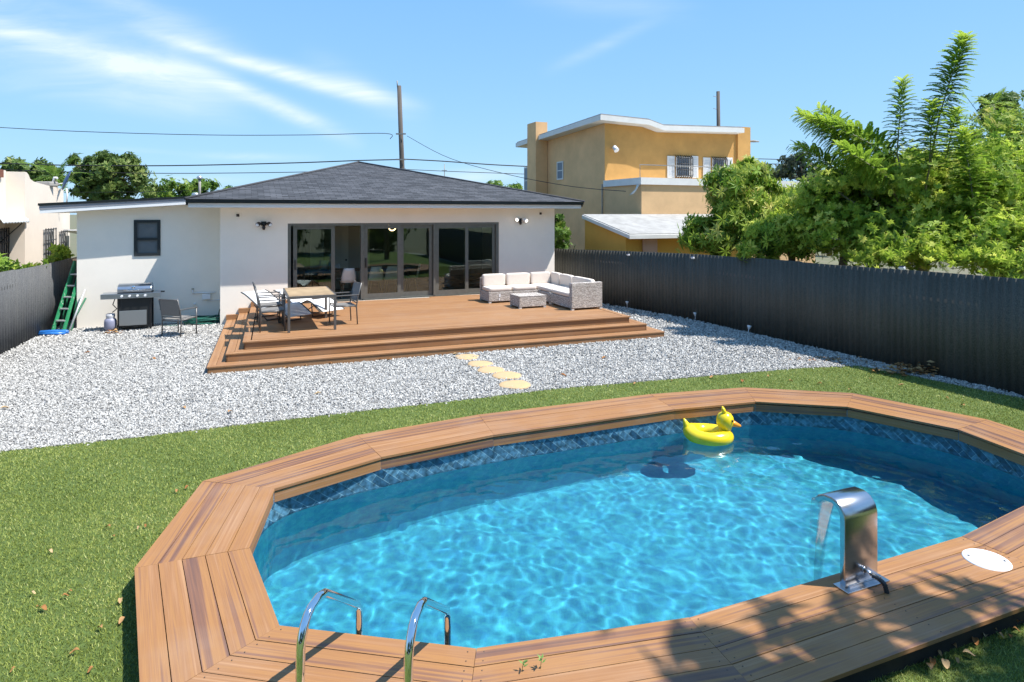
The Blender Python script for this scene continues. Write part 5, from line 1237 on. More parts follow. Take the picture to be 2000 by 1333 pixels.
# ------------------------------------------------------------------ orange two-storey house
YC = Vector((3.8, 26.0, 0))
oh = thing('orange_house', 'two-storey orange stucco house with white roof edge behind the long fence', 'house', tuple(YC))
def YP(u, v, z=0.0): return YC+U*u+V*v+Z*z
ochre = principled('ochre_stucco', (.62, .33, .095), .9, noise=(.9, .24), bump=(45, .4, .01))
side_m = principled('side_stucco_lightened', (.76, .46, .22), .9, noise=(.9, .2), bump=(45, .4, .01))  # peachier hue, also painted lighter to brighten the side the sun misses
peach = principled('peach_stucco', (.70, .45, .23), .9, noise=(.9, .22), bump=(45, .4, .01))
amber = principled('amber_stucco', (.74, .38, .07), .9, noise=(.8, .1), bump=(45, .4, .01))
def yuz(px, py, v): p = on_plane(px, py, YP(0, v), U); q = p-YC; return (Vector((q.x, q.y, 0))).dot(U), p.z
def yvz(px, py, u): p = on_plane(px, py, YP(u, 0), V); q = p-YC; return (Vector((q.x, q.y, 0))).dot(V), p.z
OV = .5
rp_ = [yuz(px, py, -OV) for px, py in ((1175, 223), (1268, 233), (1297, 244), (1454, 249))]
vb, zb = yvz(1007, 279, -OV); slope = (zb-rp_[0][1])/(vb+OV)
rp_[0] = (-OV, rp_[0][1])
def zroof(u, v):
    for i in range(3):
        if u <= rp_[i+1][0] or i == 2:
            t = (u-rp_[i][0])/(rp_[i+1][0]-rp_[i][0]); return rp_[i][1]+(rp_[i+1][1]-rp_[i][1])*t+slope*(v+OV)
def roof_slab(mb, us, v0, v1, d0, d1):
    n = len(us); vs = []
    for u in us:
        for v in (v0, v1):
            for d in (d0, d1): vs.append(YP(u, v, zroof(u, v)+d))
    fs = []
    for i in range(n-1):
        a, b = i*4, (i+1)*4
        fs += [(a+1, b+1, b+3, a+3), (a, a+2, b+2, b), (a, b, b+1, a+1), (a+2, a+3, b+3, b+2)]
    fs += [(0, 1, 3, 2), ((n-1)*4, (n-1)*4+2, (n-1)*4+3, (n-1)*4+1)]
    mb.add(vs, fs)
us = [r[0] for r in rp_]
mb = MB(); roof_slab(mb, us, -OV, vb, -.24, -.03); mb.build('roof_edge', principled('chalky_white', (.72, .70, .66), .8, noise=(2, .12)), oh)
mb = MB(); us2 = [us[0]+.06]+us[1:3]+[us[3]-.06]; roof_slab(mb, us2, -OV+.06, vb-.06, -.029, .03); mb.build('roof_membrane', principled('roof_felt', (.30, .29, .28), .9, noise=(3, .3)), oh)
UE = yuz(1461, 300, 0)[0]; VB = vb-OV
mb = MB()
wu = [0, us[1], us[2], us[3]]; top = [YP(u, 0, zroof(u, 0)-.245) for u in wu]; bot = [YP(u, 0, -.05) for u in wu]
for i in range(3): mb.add([bot[i], bot[i+1], top[i+1], top[i]], [(0, 1, 2, 3)])
mb.build('wall', ochre, oh); mb = MB()
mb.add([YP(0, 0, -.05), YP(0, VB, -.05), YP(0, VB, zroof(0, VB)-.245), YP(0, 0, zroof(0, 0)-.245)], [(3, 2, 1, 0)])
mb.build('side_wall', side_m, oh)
mb = MB(); p0, p1 = YP(us[3], -.06), YP(UE+.05, -.06); zt = yuz(1459, 249, -.06)[1]
mb.box(YP((us[3]+UE+.05)/2, 4, zt/2), (UE+.05-us[3], 8.2, zt), rz=TH); mb.build('end_wall', ochre, oh)
# chimney on the side wall
v0c, ztop = yvz(1070, 250, -.02)[0], AT(1050, 243, 31.5).z
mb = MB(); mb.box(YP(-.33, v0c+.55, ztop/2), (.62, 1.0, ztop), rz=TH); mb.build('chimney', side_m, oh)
def ybox(mb, u0, u1, v0, v1, z0, z1): mb.box(YP((u0+u1)/2, (v0+v1)/2, (z0+z1)/2), (u1-u0, v1-v0, z1-z0), rz=TH)
wht = MATS['chalky_white']; pane_m = principled('grey_pane', (.16, .19, .23), .3, spec=.3)
def front_window(x0, x1, y0, y1, s0=None, s1=None):
    ua, zt_ = yuz(x0, y0, -.02); ub, zb_ = yuz(x1, y1, -.02); mb = MB()
    for a, b, c, d in ((ua, ua+.06, zb_, zt_), (ub-.06, ub, zb_, zt_), (ua+.06, ub-.06, zt_-.06, zt_), (ua+.06, ub-.06, zb_, zb_+.06), (ua+.06, ub-.06, (zb_+zt_)/2-.02, (zb_+zt_)/2+.02)): ybox(mb, a, b, -.05, -.012, c, d)
    o = mb.build('window', wht, oh); mb = MB(); ybox(mb, ua+.06, ub-.06, -.03, -.011, zb_+.06, zt_-.06); mb.build('pane', pane_m, o)
    mb = MB(); n = 7
    for k in range(n+1): u = ua-.03+(ub-ua+.06)*k/n; mb.tube([YP(u, -.04, zb_-.05), YP(u, -.16, zb_+.05), YP(u, -.16, zt_-.05), YP(u, -.04, zt_+.05)], .02, 5)
    for k in range(4): z = zb_+.06+(zt_-zb_-.12)*k/3; mb.tube([YP(ua-.05, -.16, z), YP(ub+.05, -.16, z)], .02, 5)
    mb.build('bars', principled('iron_bars', (.03, .03, .03), .6), o)
    for sp_ in (s0, s1):
        if sp_:
            ua, zt_ = yuz(sp_[0], y0-1, -.02); ub, zb_ = yuz(sp_[1], y1+1, -.02); mb = MB(); ybox(mb, ua, ub, -.05, -.01, zb_, zt_); sh_ = mb.build('shutter', wht, oh)
            mb = MB(); k = 0; z = zb_+.08
            while z < zt_-.1: ybox(mb, ua+.05, ub-.05, -.06, -.0505, z, z+.03); z += .07
            mb.build('slats', principled('slat_grey', (.55, .55, .56), .7), sh_)
front_window(1320, 1348, 306, 347, (1303, 1317), (1350, 1363)); front_window(1391, 1415, 309, 349, (1373, 1387), (1418, 1430))
def side_window(x0, x1, y0, y1):
    va, zt_ = yvz(x1, y0, -.02); vb_, zb_ = yvz(x0, y1, -.02); mb = MB()
    for a, b, c, d in ((va, va+.06, zb_, zt_), (vb_-.06, vb_, zb_, zt_), (va+.06, vb_-.06, zt_-.06, zt_), (va+.06, vb_-.06, zb_, zb_+.06), (va+.06, vb_-.06, (zb_+zt_)/2-.02, (zb_+zt_)/2+.02)): ybox(mb, -.04, -.01, a, b, c, d)
    o = mb.build('window', wht, oh); mb = MB(); ybox(mb, -.025, -.011, va+.06, vb_-.06, zb_+.06, zt_-.06); mb.build('pane', pane_m, o)
side_window(1088, 1100, 315, 352); side_window(1024, 1033, 326, 380)
# lower annex with a white parapet cap
va_ = -2.6; uA1 = yuz(1592, 360, va_)[0]; zc = yuz(1249, 347, va_)[1]
mb = MB(); ybox(mb, 0, uA1, va_, -.003, -.05, zc-.26); mb.build('annex_wall', peach, oh)
mb = MB(); ybox(mb, -.08, uA1+.08, va_-.08, -.004, zc-.259, zc); mb.build('parapet_cap', wht, oh)
# carport with the shed roof
kc = Vector((3.62, 20.25, 0)); q = kc-YC; ku, kv = q.dot(U), q.dot(V)
zk0, zk1, kd = 2.27, 2.80, va_-.01-kv
def shed(mb, u0, u1, v0, v1, d0, d1):
    zz = lambda v: zk0+(zk1-zk0)*(v-kv)/kd
    vs = [YP(u, v, zz(v)+d) for d in (d0, d1) for (u, v) in ((u0, v0), (u1, v0), (u1, v1), (u0, v1))]
    mb.add(vs, [(0, 3, 2, 1), (4, 5, 6, 7), (0, 1, 5, 4), (1, 2, 6, 5), (2, 3, 7, 6), (3, 0, 4, 7)])
mb = MB(); zz = lambda v: zk0+(zk1-zk0)*(v-kv)/kd-.10
mb.add([YP(ku, kv, -.05), YP(ku, kv+kd, -.05), YP(ku, kv+kd, zz(kv+kd)), YP(ku, kv, zz(kv))], [(3, 2, 1, 0)]); mb.add([YP(ku, kv, -.05), YP(ku+5, kv, -.05), YP(ku+5, kv, zz(kv)), YP(ku, kv, zz(kv))], [(0, 1, 2, 3)]); mb.build('carport_wall', amber, oh)
mb = MB(); shed(mb, ku-.12, ku+6, kv-.42, kv+kd, -.12, 0); mb.build('carport_fascia', wht, oh)
mb = MB(); shed(mb, ku-.08, ku+6, kv-.38, kv+kd, .001, .03); mb.build('carport_roof', principled('grey_rolled_roof', (.38, .37, .35), .9, noise=(2.5, .35), bump=(8, .4)), oh)
mb = MB(); ybox(mb, ku+.62, ku+1.15, kv-.10, kv-.04, 0, 2.12); mb.build('pink_panel', principled('pink_panel', (.62, .36, .26), .8), oh)
# small fittings on the orange house
p = on_plane(1196, 290, YP(0, -.02), U); t = thing('flood_light', 'white floodlight high on the orange house wall left of the barred windows', 'floodlight', tuple(p), TH)
mb = MB(); mb.tube([(0, 0, 0), (0, -.18, .02)], .03, 8); mb.build('arm', white_plastic, t, world=False); mb = MB(); mb.tube([(0, -.14, .05), (.02, -.30, -.12)], [.08, .11], 12); mb.build('lamp_head', white_plastic, t, world=False)
t = thing('handrail', 'thin metal rail standing on the annex roof of the orange house', 'rail', tuple(YP(0, va_+.3, zc)), TH); 
ra, za = yuz(1250, 322, va_+.3); rb, _ = yuz(1445, 322, va_+.3)
mb = MB(); mb.tube([YP(ra, va_+.3, zc), YP(ra, va_+.3, za), YP(rb, va_+.3, za), YP(rb, va_+.3, zc)], .018, 6); mb.build('tube', concrete, t)
p = on_plane(1240, 366, YP(-.1, 0), V); t = thing('roof_duct', 'crumpled silver duct hanging at the annex corner of the orange house', 'duct', tuple(p)); mb = MB(); r_ = random.Random(2)
mb.tube([p+Vector((.2, -.1, .1)), p+Vector((.08, -.13, .04)), p+Vector((.02, -.12, -.1)), p+Vector((-.08, -.08, -.22)), p+Vector((-.2, -.05, -.3))], [.035, .05, .03, .045, .015], 9); mb.build('foil', principled('foil', (.6, .6, .58), .4, metal=.5, bump=(20, .8)), t)
pa, pb_ = on_plane(1176, 360, YP(-.05, 0), V), None
t = thing('conduit', 'thin grey conduit pipe running down the side of the orange house', 'pipe', tuple(pa)); mb = MB(); mb.tube([Vector((pa.x, pa.y, pa.z)), Vector((pa.x, pa.y, 2.3))], .025, 6); mb.build('pipe', concrete, t)

# ------------------------------------------------------------------ pale stucco house at the left
BC = Vector((-14.5, 18.9, 0)); ph = thing('stucco_house', 'pale cream stucco house with barred windows and stepped parapet beyond the left fence', 'house', tuple(BC))
cream = principled('cream_stucco', (.76, .66, .55), .9, noise=(1.1, .08), bump=(45, .3, .01))
def BP(u, v, z=0.0): return BC+U*u+V*v+Z*z
def bvz(px, py, u=0.0): p = on_plane(px, py, BP(u, 0), V); q = p-BC; return Vector((q.x, q.y, 0)).dot(V), p.z
outl = [bvz(px, py) for px, py in ((48, 336), (52, 337), (56, 342), (59, 350), (66, 355), (76, 358), (90, 362), (103, 365), (112, 367), (124, 371))]
outl[0] = (0.0, outl[0][1])
mb = MB(); n = len(outl); fr_ = [BP(0, v, z) for v, z in outl]+[BP(0, outl[-1][0], -.05), BP(0, 0, -.05)]; bk = [p-U*5 for p in fr_]; k = len(fr_)
mb.add(fr_+bk, [tuple(range(k))[::-1], tuple(range(k, 2*k))]+[(i, (i+1) % k, k+(i+1) % k, k+i) for i in range(k)]); mb.build('wall', cream, ph)
mb = MB(); zt = outl[0][1]+.03; mb.box(BP(-.46-2.5, -3.0, zt/2), (5, 5.99, zt), rz=TH); mb.build('front_block', cream, ph)
mb = MB(); v, z = bvz(2, 341, -.46); mb.box(BP(-.45, v-.2, z+.02), (.12, .35, .22), rz=TH); mb.build('scupper', principled('rust', (.18, .06, .03), .8), ph)
# window grilles
def grille(x0, x1, y0, y1, u, nb, pane_c):
    va, zt_ = bvz(x0, y0, u); vb_, _ = bvz(x1, y0, u); _, zb_ = bvz((x0+x1)/2, y1, u)
    mb = MB(); mb.box(BP(u+.005, (va+vb_)/2, (zt_+zb_)/2), (.02, abs(vb_-va), zt_-zb_), rz=TH); o = mb.build('window', pane_c, ph)
    mb = MB()
    for k in range(nb+1): v = va+(vb_-va)*k/nb; mb.tube([BP(u+.08, v, zb_-.04), BP(u+.08, v, zt_+.04)], .017, 5)
    for f in (0, .35, .65, 1): z = zb_+(zt_-zb_)*f; mb.tube([BP(u+.08, va-.05, z), BP(u+.08, vb_+.05, z)], .017, 5)
    for k in range(3):
        c = BP(u+.085, (va+vb_)/2, zb_+(zt_-zb_)*(.2+.3*k)); mb.tube([c+V*math.cos(a)*.12+Z*math.sin(a)*.16 for a in [2*math.pi*i/12 for i in range(12)]], .012, 5, closed=True)
    mb.build('bars', principled('iron_bars', (.03, .03, .03), .6), o)
pcz = principled('pale_window', (.30, .29, .28), .3)
grille(-12, 19, 449, 522, -.46+.0, 7, pcz); grille(84, 104, 449, 508, 0, 4, pcz); grille(115, 126, 453, 512, 0, 3, pcz)
va, za = bvz(-25, 430, -.46); vb_, _ = bvz(40, 430, -.46)
mb = MB(); n = 18; vs = []
for i in range(n+1):
    v = -2.2+2.3*i/n; dz = .02*math.cos(i*math.pi)
    vs += [BP(-.45, v, 2.82+dz), BP(-.15, v, 2.80+dz), BP(.05, v, 2.68+dz), BP(.08, v, 2.60+dz)]
mb.add(vs, [(i*4+k, (i+1)*4+k, (i+1)*4+k+1, i*4+k+1) for i in range(n) for k in range(3)], None, True); o = mb.build('awning', principled('white_metal_awning', (.75, .76, .76), .4), ph); so = o.modifiers.new('t', 'SOLIDIFY'); so.thickness = .01
mb = MB(); mb.tube([BP(.05, -.3, 2.62), BP(-.44, -.7, 2.0)], .015, 6); mb.build('awning_strut', black_plastic, ph)
v0, z0 = bvz(126, 460, -.3); 
mb = MB(); mb.box(BP(-1.8, outl[-1][0]+1.2, 1.6), (3, 2.3, 3.2), rz=TH); mb.build('rear_wing', cream, ph)
vv, zz_ = bvz(130, 456, .3)
mb = MB(); mb.beam(BP(.2, outl[-1][0]+.1, 2.25), BP(.9, outl[-1][0]+1.6, 2.0), 1.0, .05); mb.build('porch_roof', white_trim, ph)
mb = MB(); mb.box(BP(-.2, outl[-1][0]+.8, 1.0), (.1, 1.5, 2.0), rz=TH); mb.build('porch_screen', principled('dark_screen', (.05, .06, .055), .7), ph)
# satellite dish and roof clutter
p = AT(126, 352, 22.3); t = thing('satellite_dish', 'dark blue satellite dish with white arm on the roof of the cream house', 'dish', tuple(p))
mb = MB(); mb.v = []; vs = []
for i in range(5):
    for j in range(20): a = 2*math.pi*j/20; r = .34*i/4; vs.append(Vector((r*math.cos(a), .55*r*r, r*math.sin(a)*1.1)))
mb.add(vs, [(i*20+j, i*20+(j+1) % 20, (i+1)*20+(j+1) % 20, (i+1)*20+j) for i in range(4) for j in range(20)], None, True); mb.v = [Matrix.Rotation(R(-50), 4, 'Z') @ Matrix.Rotation(R(-20), 4, 'X') @ v for v in mb.v]
o = mb.build('reflector', principled('dish_blue', (.03, .05, .12), .4), t, world=False); so = o.modifiers.new('t', 'SOLIDIFY'); so.thickness = .012
mb = MB(); mb.tube([(0, .1, -.3), (.1, 0, -.5), (0, .1, -.9)], .025, 8); mb.tube([(0, .02, -.1), (-.3, -.2, -.2)], .015, 6); mb.build('mast', white_plastic, t, world=False)
p = AT(92, 360, 21.5); t = thing('roof_clutter', 'grey air vent box on the roof of the cream house', 'vent', tuple(p)); mb = MB(); mb.box((0, 0, .0), (.5, .4, .16)); mb.build('vent_box', concrete, t, world=False, bevel=.03); mb = MB(); mb.tube([(.2, 0, .05), (.25, 0, .22), (.35, 0, .2)], .04, 8); mb.build('vent_pipe', white_plastic, t, world=False)

# ------------------------------------------------------------------ power poles and lines
def pole(top, base_px, D, name_label):
    a = AT(top[0], top[1], D); b = AT(base_px, 400, D); d = (a-b); base = b-d*(b.z/d.z)
    t = thing('utility_pole', name_label, 'pole', tuple(base)); mb = MB(); mb.tube([base, base.lerp(a, .5), a], [.17, .15, .125], 12); mb.build('shaft', wood_pole, t); return t, a, base
p1, a1_, b1_ = pole((779.5, 168), 788, 38, 'tall weathered wooden utility pole rising behind the white house roof')
mb = MB(); mb.tube([a1_+Vector((-.08, -.1, -.1)), a1_+Vector((-.1, -.1, .28))], .035, 6); mb.build('insulator', concrete, p1)
mb = MB(); k = lambda y: a1_.lerp(b1_, (y-168)/(168+0.0+ (AT(0, 400, 38).z and 900)))
for y in (262, 312, 331): c = AT(783, y, 37.8); mb = MB(); mb.box(c, (.6, .08, .08)); mb.build('bracket', concrete, p1)
p2, a2_, b2_ = pole((1402.5, 179), 1405, 46, 'dark wooden utility pole rising behind the orange house roof')
for y in (188, 212): mb = MB(); c = AT(1393, y, 45.9); mb.tube([c, AT(1400, y+2, 45.9)], .02, 5); mb.build('insulator', concrete, p2)
def wire(pts, D0, D1, r, lab):
    n = len(pts); P_ = []
    for i in range(n-1):
        for j in range(6):
            t_ = j/6; q = [pts[min(max(m_, 0), n-1)] for m_ in (i-1, i, i+1, i+2)]
            c = [.5*((2*q[1][k])+(q[2][k]-q[0][k])*t_+(2*q[0][k]-5*q[1][k]+4*q[2][k]-q[3][k])*t_*t_+(3*q[1][k]-q[0][k]-3*q[2][k]+q[3][k])*t_**3) for k in (0, 1)]
            f = (i+t_)/(n-1); P_.append(AT(c[0], c[1], D0+(D1-D0)*f))
    P_.append(AT(pts[-1][0], pts[-1][1], D1)); mb = MB(); mb.tube(P_, r, 5); o = mb.build('power_line', cable_mat); tag(o, lab, 'cable', 'overhead lines'); return o
wire([(-60, 246), (150, 257), (400, 264), (600, 264), (752, 261), (762, 272)], 37, 38, .020, 'highest overhead line running from the left edge to the pole behind the white house')
wire([(-60, 317), (120, 323), (330, 324), (560, 319), (700, 314), (783, 312)], 36, 38, .034, 'thick middle overhead line running left of the pole over the cream house')
wire([(-60, 329), (120, 336), (330, 339), (560, 337), (700, 333), (783, 331)], 36, 38, .022, 'lowest overhead line running left of the pole just above the far trees')
wire([(-60, 372), (150, 376), (330, 374), (470, 370)], 34, 36, .010, 'thin low cable crossing the far trees above the wing roof')
wire([(783, 311), (860, 315), (960, 322), (1040, 326)], 38, 40, .034, 'thick overhead line running from the pole toward the orange house chimney')
wire([(783, 331), (900, 336), (1040, 341)], 38, 40, .020, 'thin lower line running from the pole toward the orange house chimney')
wire([(795, 266), (880, 310), (1000, 343), (1120, 365), (1222, 374)], 37.5, 23.2, .014, 'slanting service cable running down from the pole to the annex of the orange house')
wire([(1455, 310), (1530, 312), (1620, 315), (1800, 322)], 46, 44, .028, 'upper dark line leaving the orange house to the right, behind the trees'); wire([(1455, 320), (1530, 321), (1620, 322), (1800, 330)], 46, 44, .028, 'lower dark line leaving the orange house to the right, behind the trees')
wire([(1590, 347), (1650, 345), (1800, 344)], 30, 30, .014, 'pale thin cable above the annex parapet of the orange house')
wire([(1880, 180), (1910, 220), (1960, 290)], 30, 32, .012, 'thin slanting cable between the tall leafy shoot and the dark tree at the right')
p = AT(1472, 277, 29.5); t = thing('street_lamp', 'small street lamp head sticking out beside the right end of the orange house', 'lamp', tuple(p)); mb = MB(); mb.tube([(-.4, 0, 0), (.0, 0, .02), (.25, 0, 0)], [.02, .06, .03], 8); mb.build('lamp_head', concrete, t, world=False); mb = MB(); mb.tube([(-.4, 0, 0), (-.75, 0, -.15)], .02, 6); mb.build('arm', concrete, t, world=False)
p = AT(868, 350, 38.5); t = thing('roof_mast', 'short thin mast with crossbars seen above the right slope of the white house roof', 'mast', tuple(p)); mb = MB(); mb.cyl((0, 0, -.6), (0, 0, .9), .025, 6); mb.box((0, 0, .5), (.3, .05, .05)); mb.build('mast_pipe', concrete, t, world=False)

# ------------------------------------------------------------------ trees
def mats_from(d, up=(0, 0, 1), roll=None):
    d = d/np.linalg.norm(d, axis=1, keepdims=True); up = np.broadcast_to(np.array(up, float), d.shape)
    x = np.cross(d, up); nx_ = np.linalg.norm(x, axis=1, keepdims=True); x = np.where(nx_ < 1e-3, np.array([[1., 0, 0]]), x/np.maximum(nx_, 1e-9)); z = np.cross(x, d)
    if roll is not None:
        c, s_ = np.cos(roll)[:, None], np.sin(roll)[:, None]; x, z = x*c+z*s_, z*c-x*s_
    return np.stack([x, d, z], 2)     # columns: x, y(along), z
def instance(tv, tq, pos, M, sc):
    n = len(pos); P = np.einsum('nij,kj->nki', M, tv)*sc[:, None, None]+pos[:, None, :]
    q = (tq[None]+(np.arange(n)*len(tv))[:, None, None]).reshape(-1, tq.shape[1]); return P.reshape(-1, 3), q
def leaf_tpl(w_, fold=.25, bend=-.15):
    return np.array([[0, 0, 0], [w_, .45, fold*w_+bend*.2], [0, 1, bend], [-w_, .45, fold*w_+bend*.2]], float), np.array([[0, 1, 2, 3]])
def frond_tpl(pairs=11, pl=.30, pw=.045, droop=-.22, seed=0):
    V_ = []; Q = []; r_ = np.random.default_rng(seed)
    for i in range(pairs):
        t = .12+.88*i/(pairs-1); y = t; z = droop*t*t; L0 = pl*math.sin(math.pi*(.18+.72*t))**.7
        for s_ in (-1, 1):
            a = R(62-22*t)+r_.normal(0, .07); dx, dy = s_*math.sin(a), math.cos(a); b = len(V_); n_ = (-dy, dx); dz = -.28*L0+r_.normal(0, .02)
            V_ += [[0, y, z], [dx*L0*.5+n_[0]*pw, y+dy*L0*.5+n_[1]*pw, z+dz*.35+.01], [dx*L0, y+dy*L0, z+dz], [dx*L0*.5-n_[0]*pw, y+dy*L0*.5-n_[1]*pw, z+dz*.35+.01]]; Q.append([b, b+1, b+2, b+3])
    b = len(V_); V_ += [[-.008, 0, 0], [.008, 0, 0], [.006, 1, droop], [-.006, 1, droop]]; Q.append([b, b+1, b+2, b+3])
    return np.array(V_), np.array(Q)
def rosette_tpl(n=7, w_=.13, seed=0):
    V_ = []; Q = []; r_ = np.random.default_rng(seed); lv, lq = leaf_tpl(w_)
    for i in range(n):
        az = 2*math.pi*i/n+r_.normal(0, .25); el = r_.uniform(-.9, .25); s_ = r_.uniform(.7, 1.1)
        d = np.array([[math.cos(az)*math.cos(el), math.sin(el)*.2+.25, math.sin(az)*math.cos(el)]])
        M = mats_from(d, (0, 1, 0))[0]; b = len(V_)*1; V_ += list((lv*s_) @ M.T); Q += [[b+k for k in range(4)]]
    return np.array(V_), np.array(Q)
def rot_about(v): return v
def ellips(n, c, r, rg, shell=.55):
    d = rg.normal(size=(n, 3)); d /= np.linalg.norm(d, axis=1, keepdims=True); k = (shell+(1-shell)*rg.uniform(size=n)**.6)[:, None]; return np.array(c)+d*np.array(r)*k, d
bark = principled('tree_bark', (.17, .13, .10), .9, noise=(14, .45), bump=(25, .6))
pale_bark = principled('pale_branch', (.34, .29, .21), .85, noise=(14, .35))
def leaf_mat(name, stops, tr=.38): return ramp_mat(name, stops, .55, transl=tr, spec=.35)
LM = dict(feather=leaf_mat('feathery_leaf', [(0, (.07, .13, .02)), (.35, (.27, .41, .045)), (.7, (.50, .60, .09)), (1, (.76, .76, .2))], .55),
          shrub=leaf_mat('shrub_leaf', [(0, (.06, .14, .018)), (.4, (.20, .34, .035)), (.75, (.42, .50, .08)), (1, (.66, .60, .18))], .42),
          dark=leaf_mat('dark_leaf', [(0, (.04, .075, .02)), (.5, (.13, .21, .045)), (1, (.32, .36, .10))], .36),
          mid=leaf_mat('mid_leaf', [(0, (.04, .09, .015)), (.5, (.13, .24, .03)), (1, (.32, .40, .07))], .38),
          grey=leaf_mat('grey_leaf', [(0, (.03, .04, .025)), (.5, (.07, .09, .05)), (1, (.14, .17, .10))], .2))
def tree(name, label, base, crowns, n, size, mat, kind='rosette', seed=0, lumps=22, lump_r=.33, trunk_r=.12, gap=0.0, group=None, bark_m=None, droop=.3, shoots=(), extra_limb=.6, kinds=None, cat='tree', tone=0.0):
    rg = np.random.default_rng(seed); base = Vector(base); t = thing(name, label, cat, tuple(base), 0, group)
    V_all, Q_all, Rn = [], [], []; off = 0; limbs = MB()
    TP = {'rosette': rosette_tpl(7, .13, seed), 'leafy': rosette_tpl(6, .24, seed), 'frond': frond_tpl(10, .24, .030, -.3, seed), 'sprig': rosette_tpl(8, .20, seed)}
    kinds = kinds or [(kind, size, n)]
    tot = sum(c[1][0]*c[1][1]*c[1][2] for c in crowns)
    cc = Vector(crowns[0][0]); top_t = Vector((base.x*.4+cc.x*.6, base.y*.4+cc.y*.6, max(base.z+.5, cc.z-crowns[0][1][2]*.55)))
    limbs.tube([base-Z*.1, base.lerp(top_t, .5)+Vector((rg.normal(0, .05), rg.normal(0, .05), 0)), top_t], [trunk_r*1.15, trunk_r, trunk_r*.8], 9)
    for (c, r) in crowns:
        m_ = max(4, int(lumps*(r[0]*r[1]*r[2]/tot)**.66))
        lc, ld = ellips(m_, c, np.array(r)*.86, rg, .5); lr = lump_r*(.7+.7*rg.uniform(size=m_))*np.mean(r)
        for i in range(m_):
            q = Vector(lc[i]); mid = top_t.lerp(q, .5)+Vector((0, 0, -.12*(q-top_t).length*.5+.05)); rr_ = trunk_r*.42
            if rg.uniform() < extra_limb: limbs.tube([top_t.lerp(base, .05*rg.uniform()), mid, q], [rr_, rr_*.55, rr_*.18], 5)
        lt = rg.uniform(-.2, .2, m_)
        for kd_, sz_, nn_ in kinds:
            tpl = TP[kd_]; nl = int(nn_*r[0]*r[1]*r[2]/tot)
            k = rg.integers(0, m_, nl); d = rg.normal(size=(nl, 3)); d /= np.linalg.norm(d, axis=1, keepdims=True)
            rad = (lr[k]*np.minimum(np.abs(rg.normal(.45, .5, nl)), 1.8))[:, None]; pos = lc[k]+d*rad*np.array([1.15, 1.15, .85])
            out = d+ld[k]*.5+rg.normal(0, .35, (nl, 3)); out[:, 2] -= droop*rg.uniform(0, 1, nl)
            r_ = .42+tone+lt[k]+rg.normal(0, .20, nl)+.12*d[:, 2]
            sc = sz_*rg.uniform(.6, 1.3, nl)
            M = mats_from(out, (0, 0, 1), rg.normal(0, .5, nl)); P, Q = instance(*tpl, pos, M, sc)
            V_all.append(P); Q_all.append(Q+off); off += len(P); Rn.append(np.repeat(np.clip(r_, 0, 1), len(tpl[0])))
    for (p0, p1, nf, fl) in [(a_, b_, int(c_*2.3), d_*.92) for a_, b_, c_, d_ in shoots]:     # long upright shoots ringed with fronds
        p0 = Vector(p0); p1 = Vector(p1); d = p1-p0; L0 = d.length; d.normalize(); sidev = d.orthogonal().normalized(); limbs.tube([top_t.lerp(p0, .4), p0, p0.lerp(p1, .5)+Z*.04*L0, p1], [.03, .016, .011, .005], 6)
        s_ = np.linspace(0, 1, nf)**.9; az = np.arange(nf)*2.39996; e2 = np.array(d.cross(sidev)); e1 = np.array(sidev); dd = np.array(d)
        up_ = (.15+1.0*s_)[:, None]; out = (np.cos(az)[:, None]*e1+np.sin(az)[:, None]*e2)*(1.0)+dd*up_; out += rg.normal(0, .08, out.shape)
        pos = np.array(p0)+np.outer(s_*L0, dd)+np.array([0, 0, 1])*(.16*L0*s_*(1-s_))[:, None]
        sc = fl*(1.0-.45*s_**3)*rg.uniform(.85, 1.1, nf); ft = frond_tpl(14, .27, .062, -.5, 3)
        M = mats_from(out, (0, 0, 1)); P, Q = instance(*ft, pos, M, sc); V_all.append(P); Q_all.append(Q+off); off += len(P); Rn.append(np.repeat(np.clip(.28+.35*s_**4+rg.normal(0, .08, nf), 0, 1), len(ft[0])))
    limbs.build('trunk', bark_m or bark, t)
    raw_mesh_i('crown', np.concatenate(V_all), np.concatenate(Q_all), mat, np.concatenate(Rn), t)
    return t
def C(px, py, D, rx, ry, rz): p = AT(px, py, D); return (tuple(p), (rx, ry, rz))

# near trees beyond the long fence
p = AT(1415, 415, 18.3)
tree('bushy_tree', 'yellow-green bushy tree with drooping leaf tips in front of the orange house', (p.x, p.y, 0), [C(1432, 385, 18.3, .95, .8, .95), C(1395, 450, 18.0, 1.05, .8, .75), C(1475, 430, 18.0, .9, .8, 1.0), C(1468, 345, 18.3, .55, .5, .62), C(1500, 380, 18.3, .5, .5, .5)], 4600, .22, LM['shrub'], 'rosette', 11, 60, .30, .10, extra_limb=.5, kinds=[('rosette', .22, 4600)], tone=.12)
p = AT(1560, 415, 16.2)
tree('bushy_tree', 'dense green tree hanging over the fence top between the bushy and the feathery trees', (p.x, p.y, 0), [C(1535, 462, 15.6, 1.15, .7, .62), C(1590, 430, 16.8, 1.2, 1.0, .85), C(1480, 490, 15.4, .5, .3, .26), C(1560, 400, 17, .9, .8, .5)], 5600, .17, LM['feather'], 'rosette', 12, 90, .27, .10, tone=.06)
sh = lambda a, b, Da, Db, n, L0: (tuple(AT(a[0], a[1], Da)), tuple(AT(b[0], b[1], Db)), n, L0)
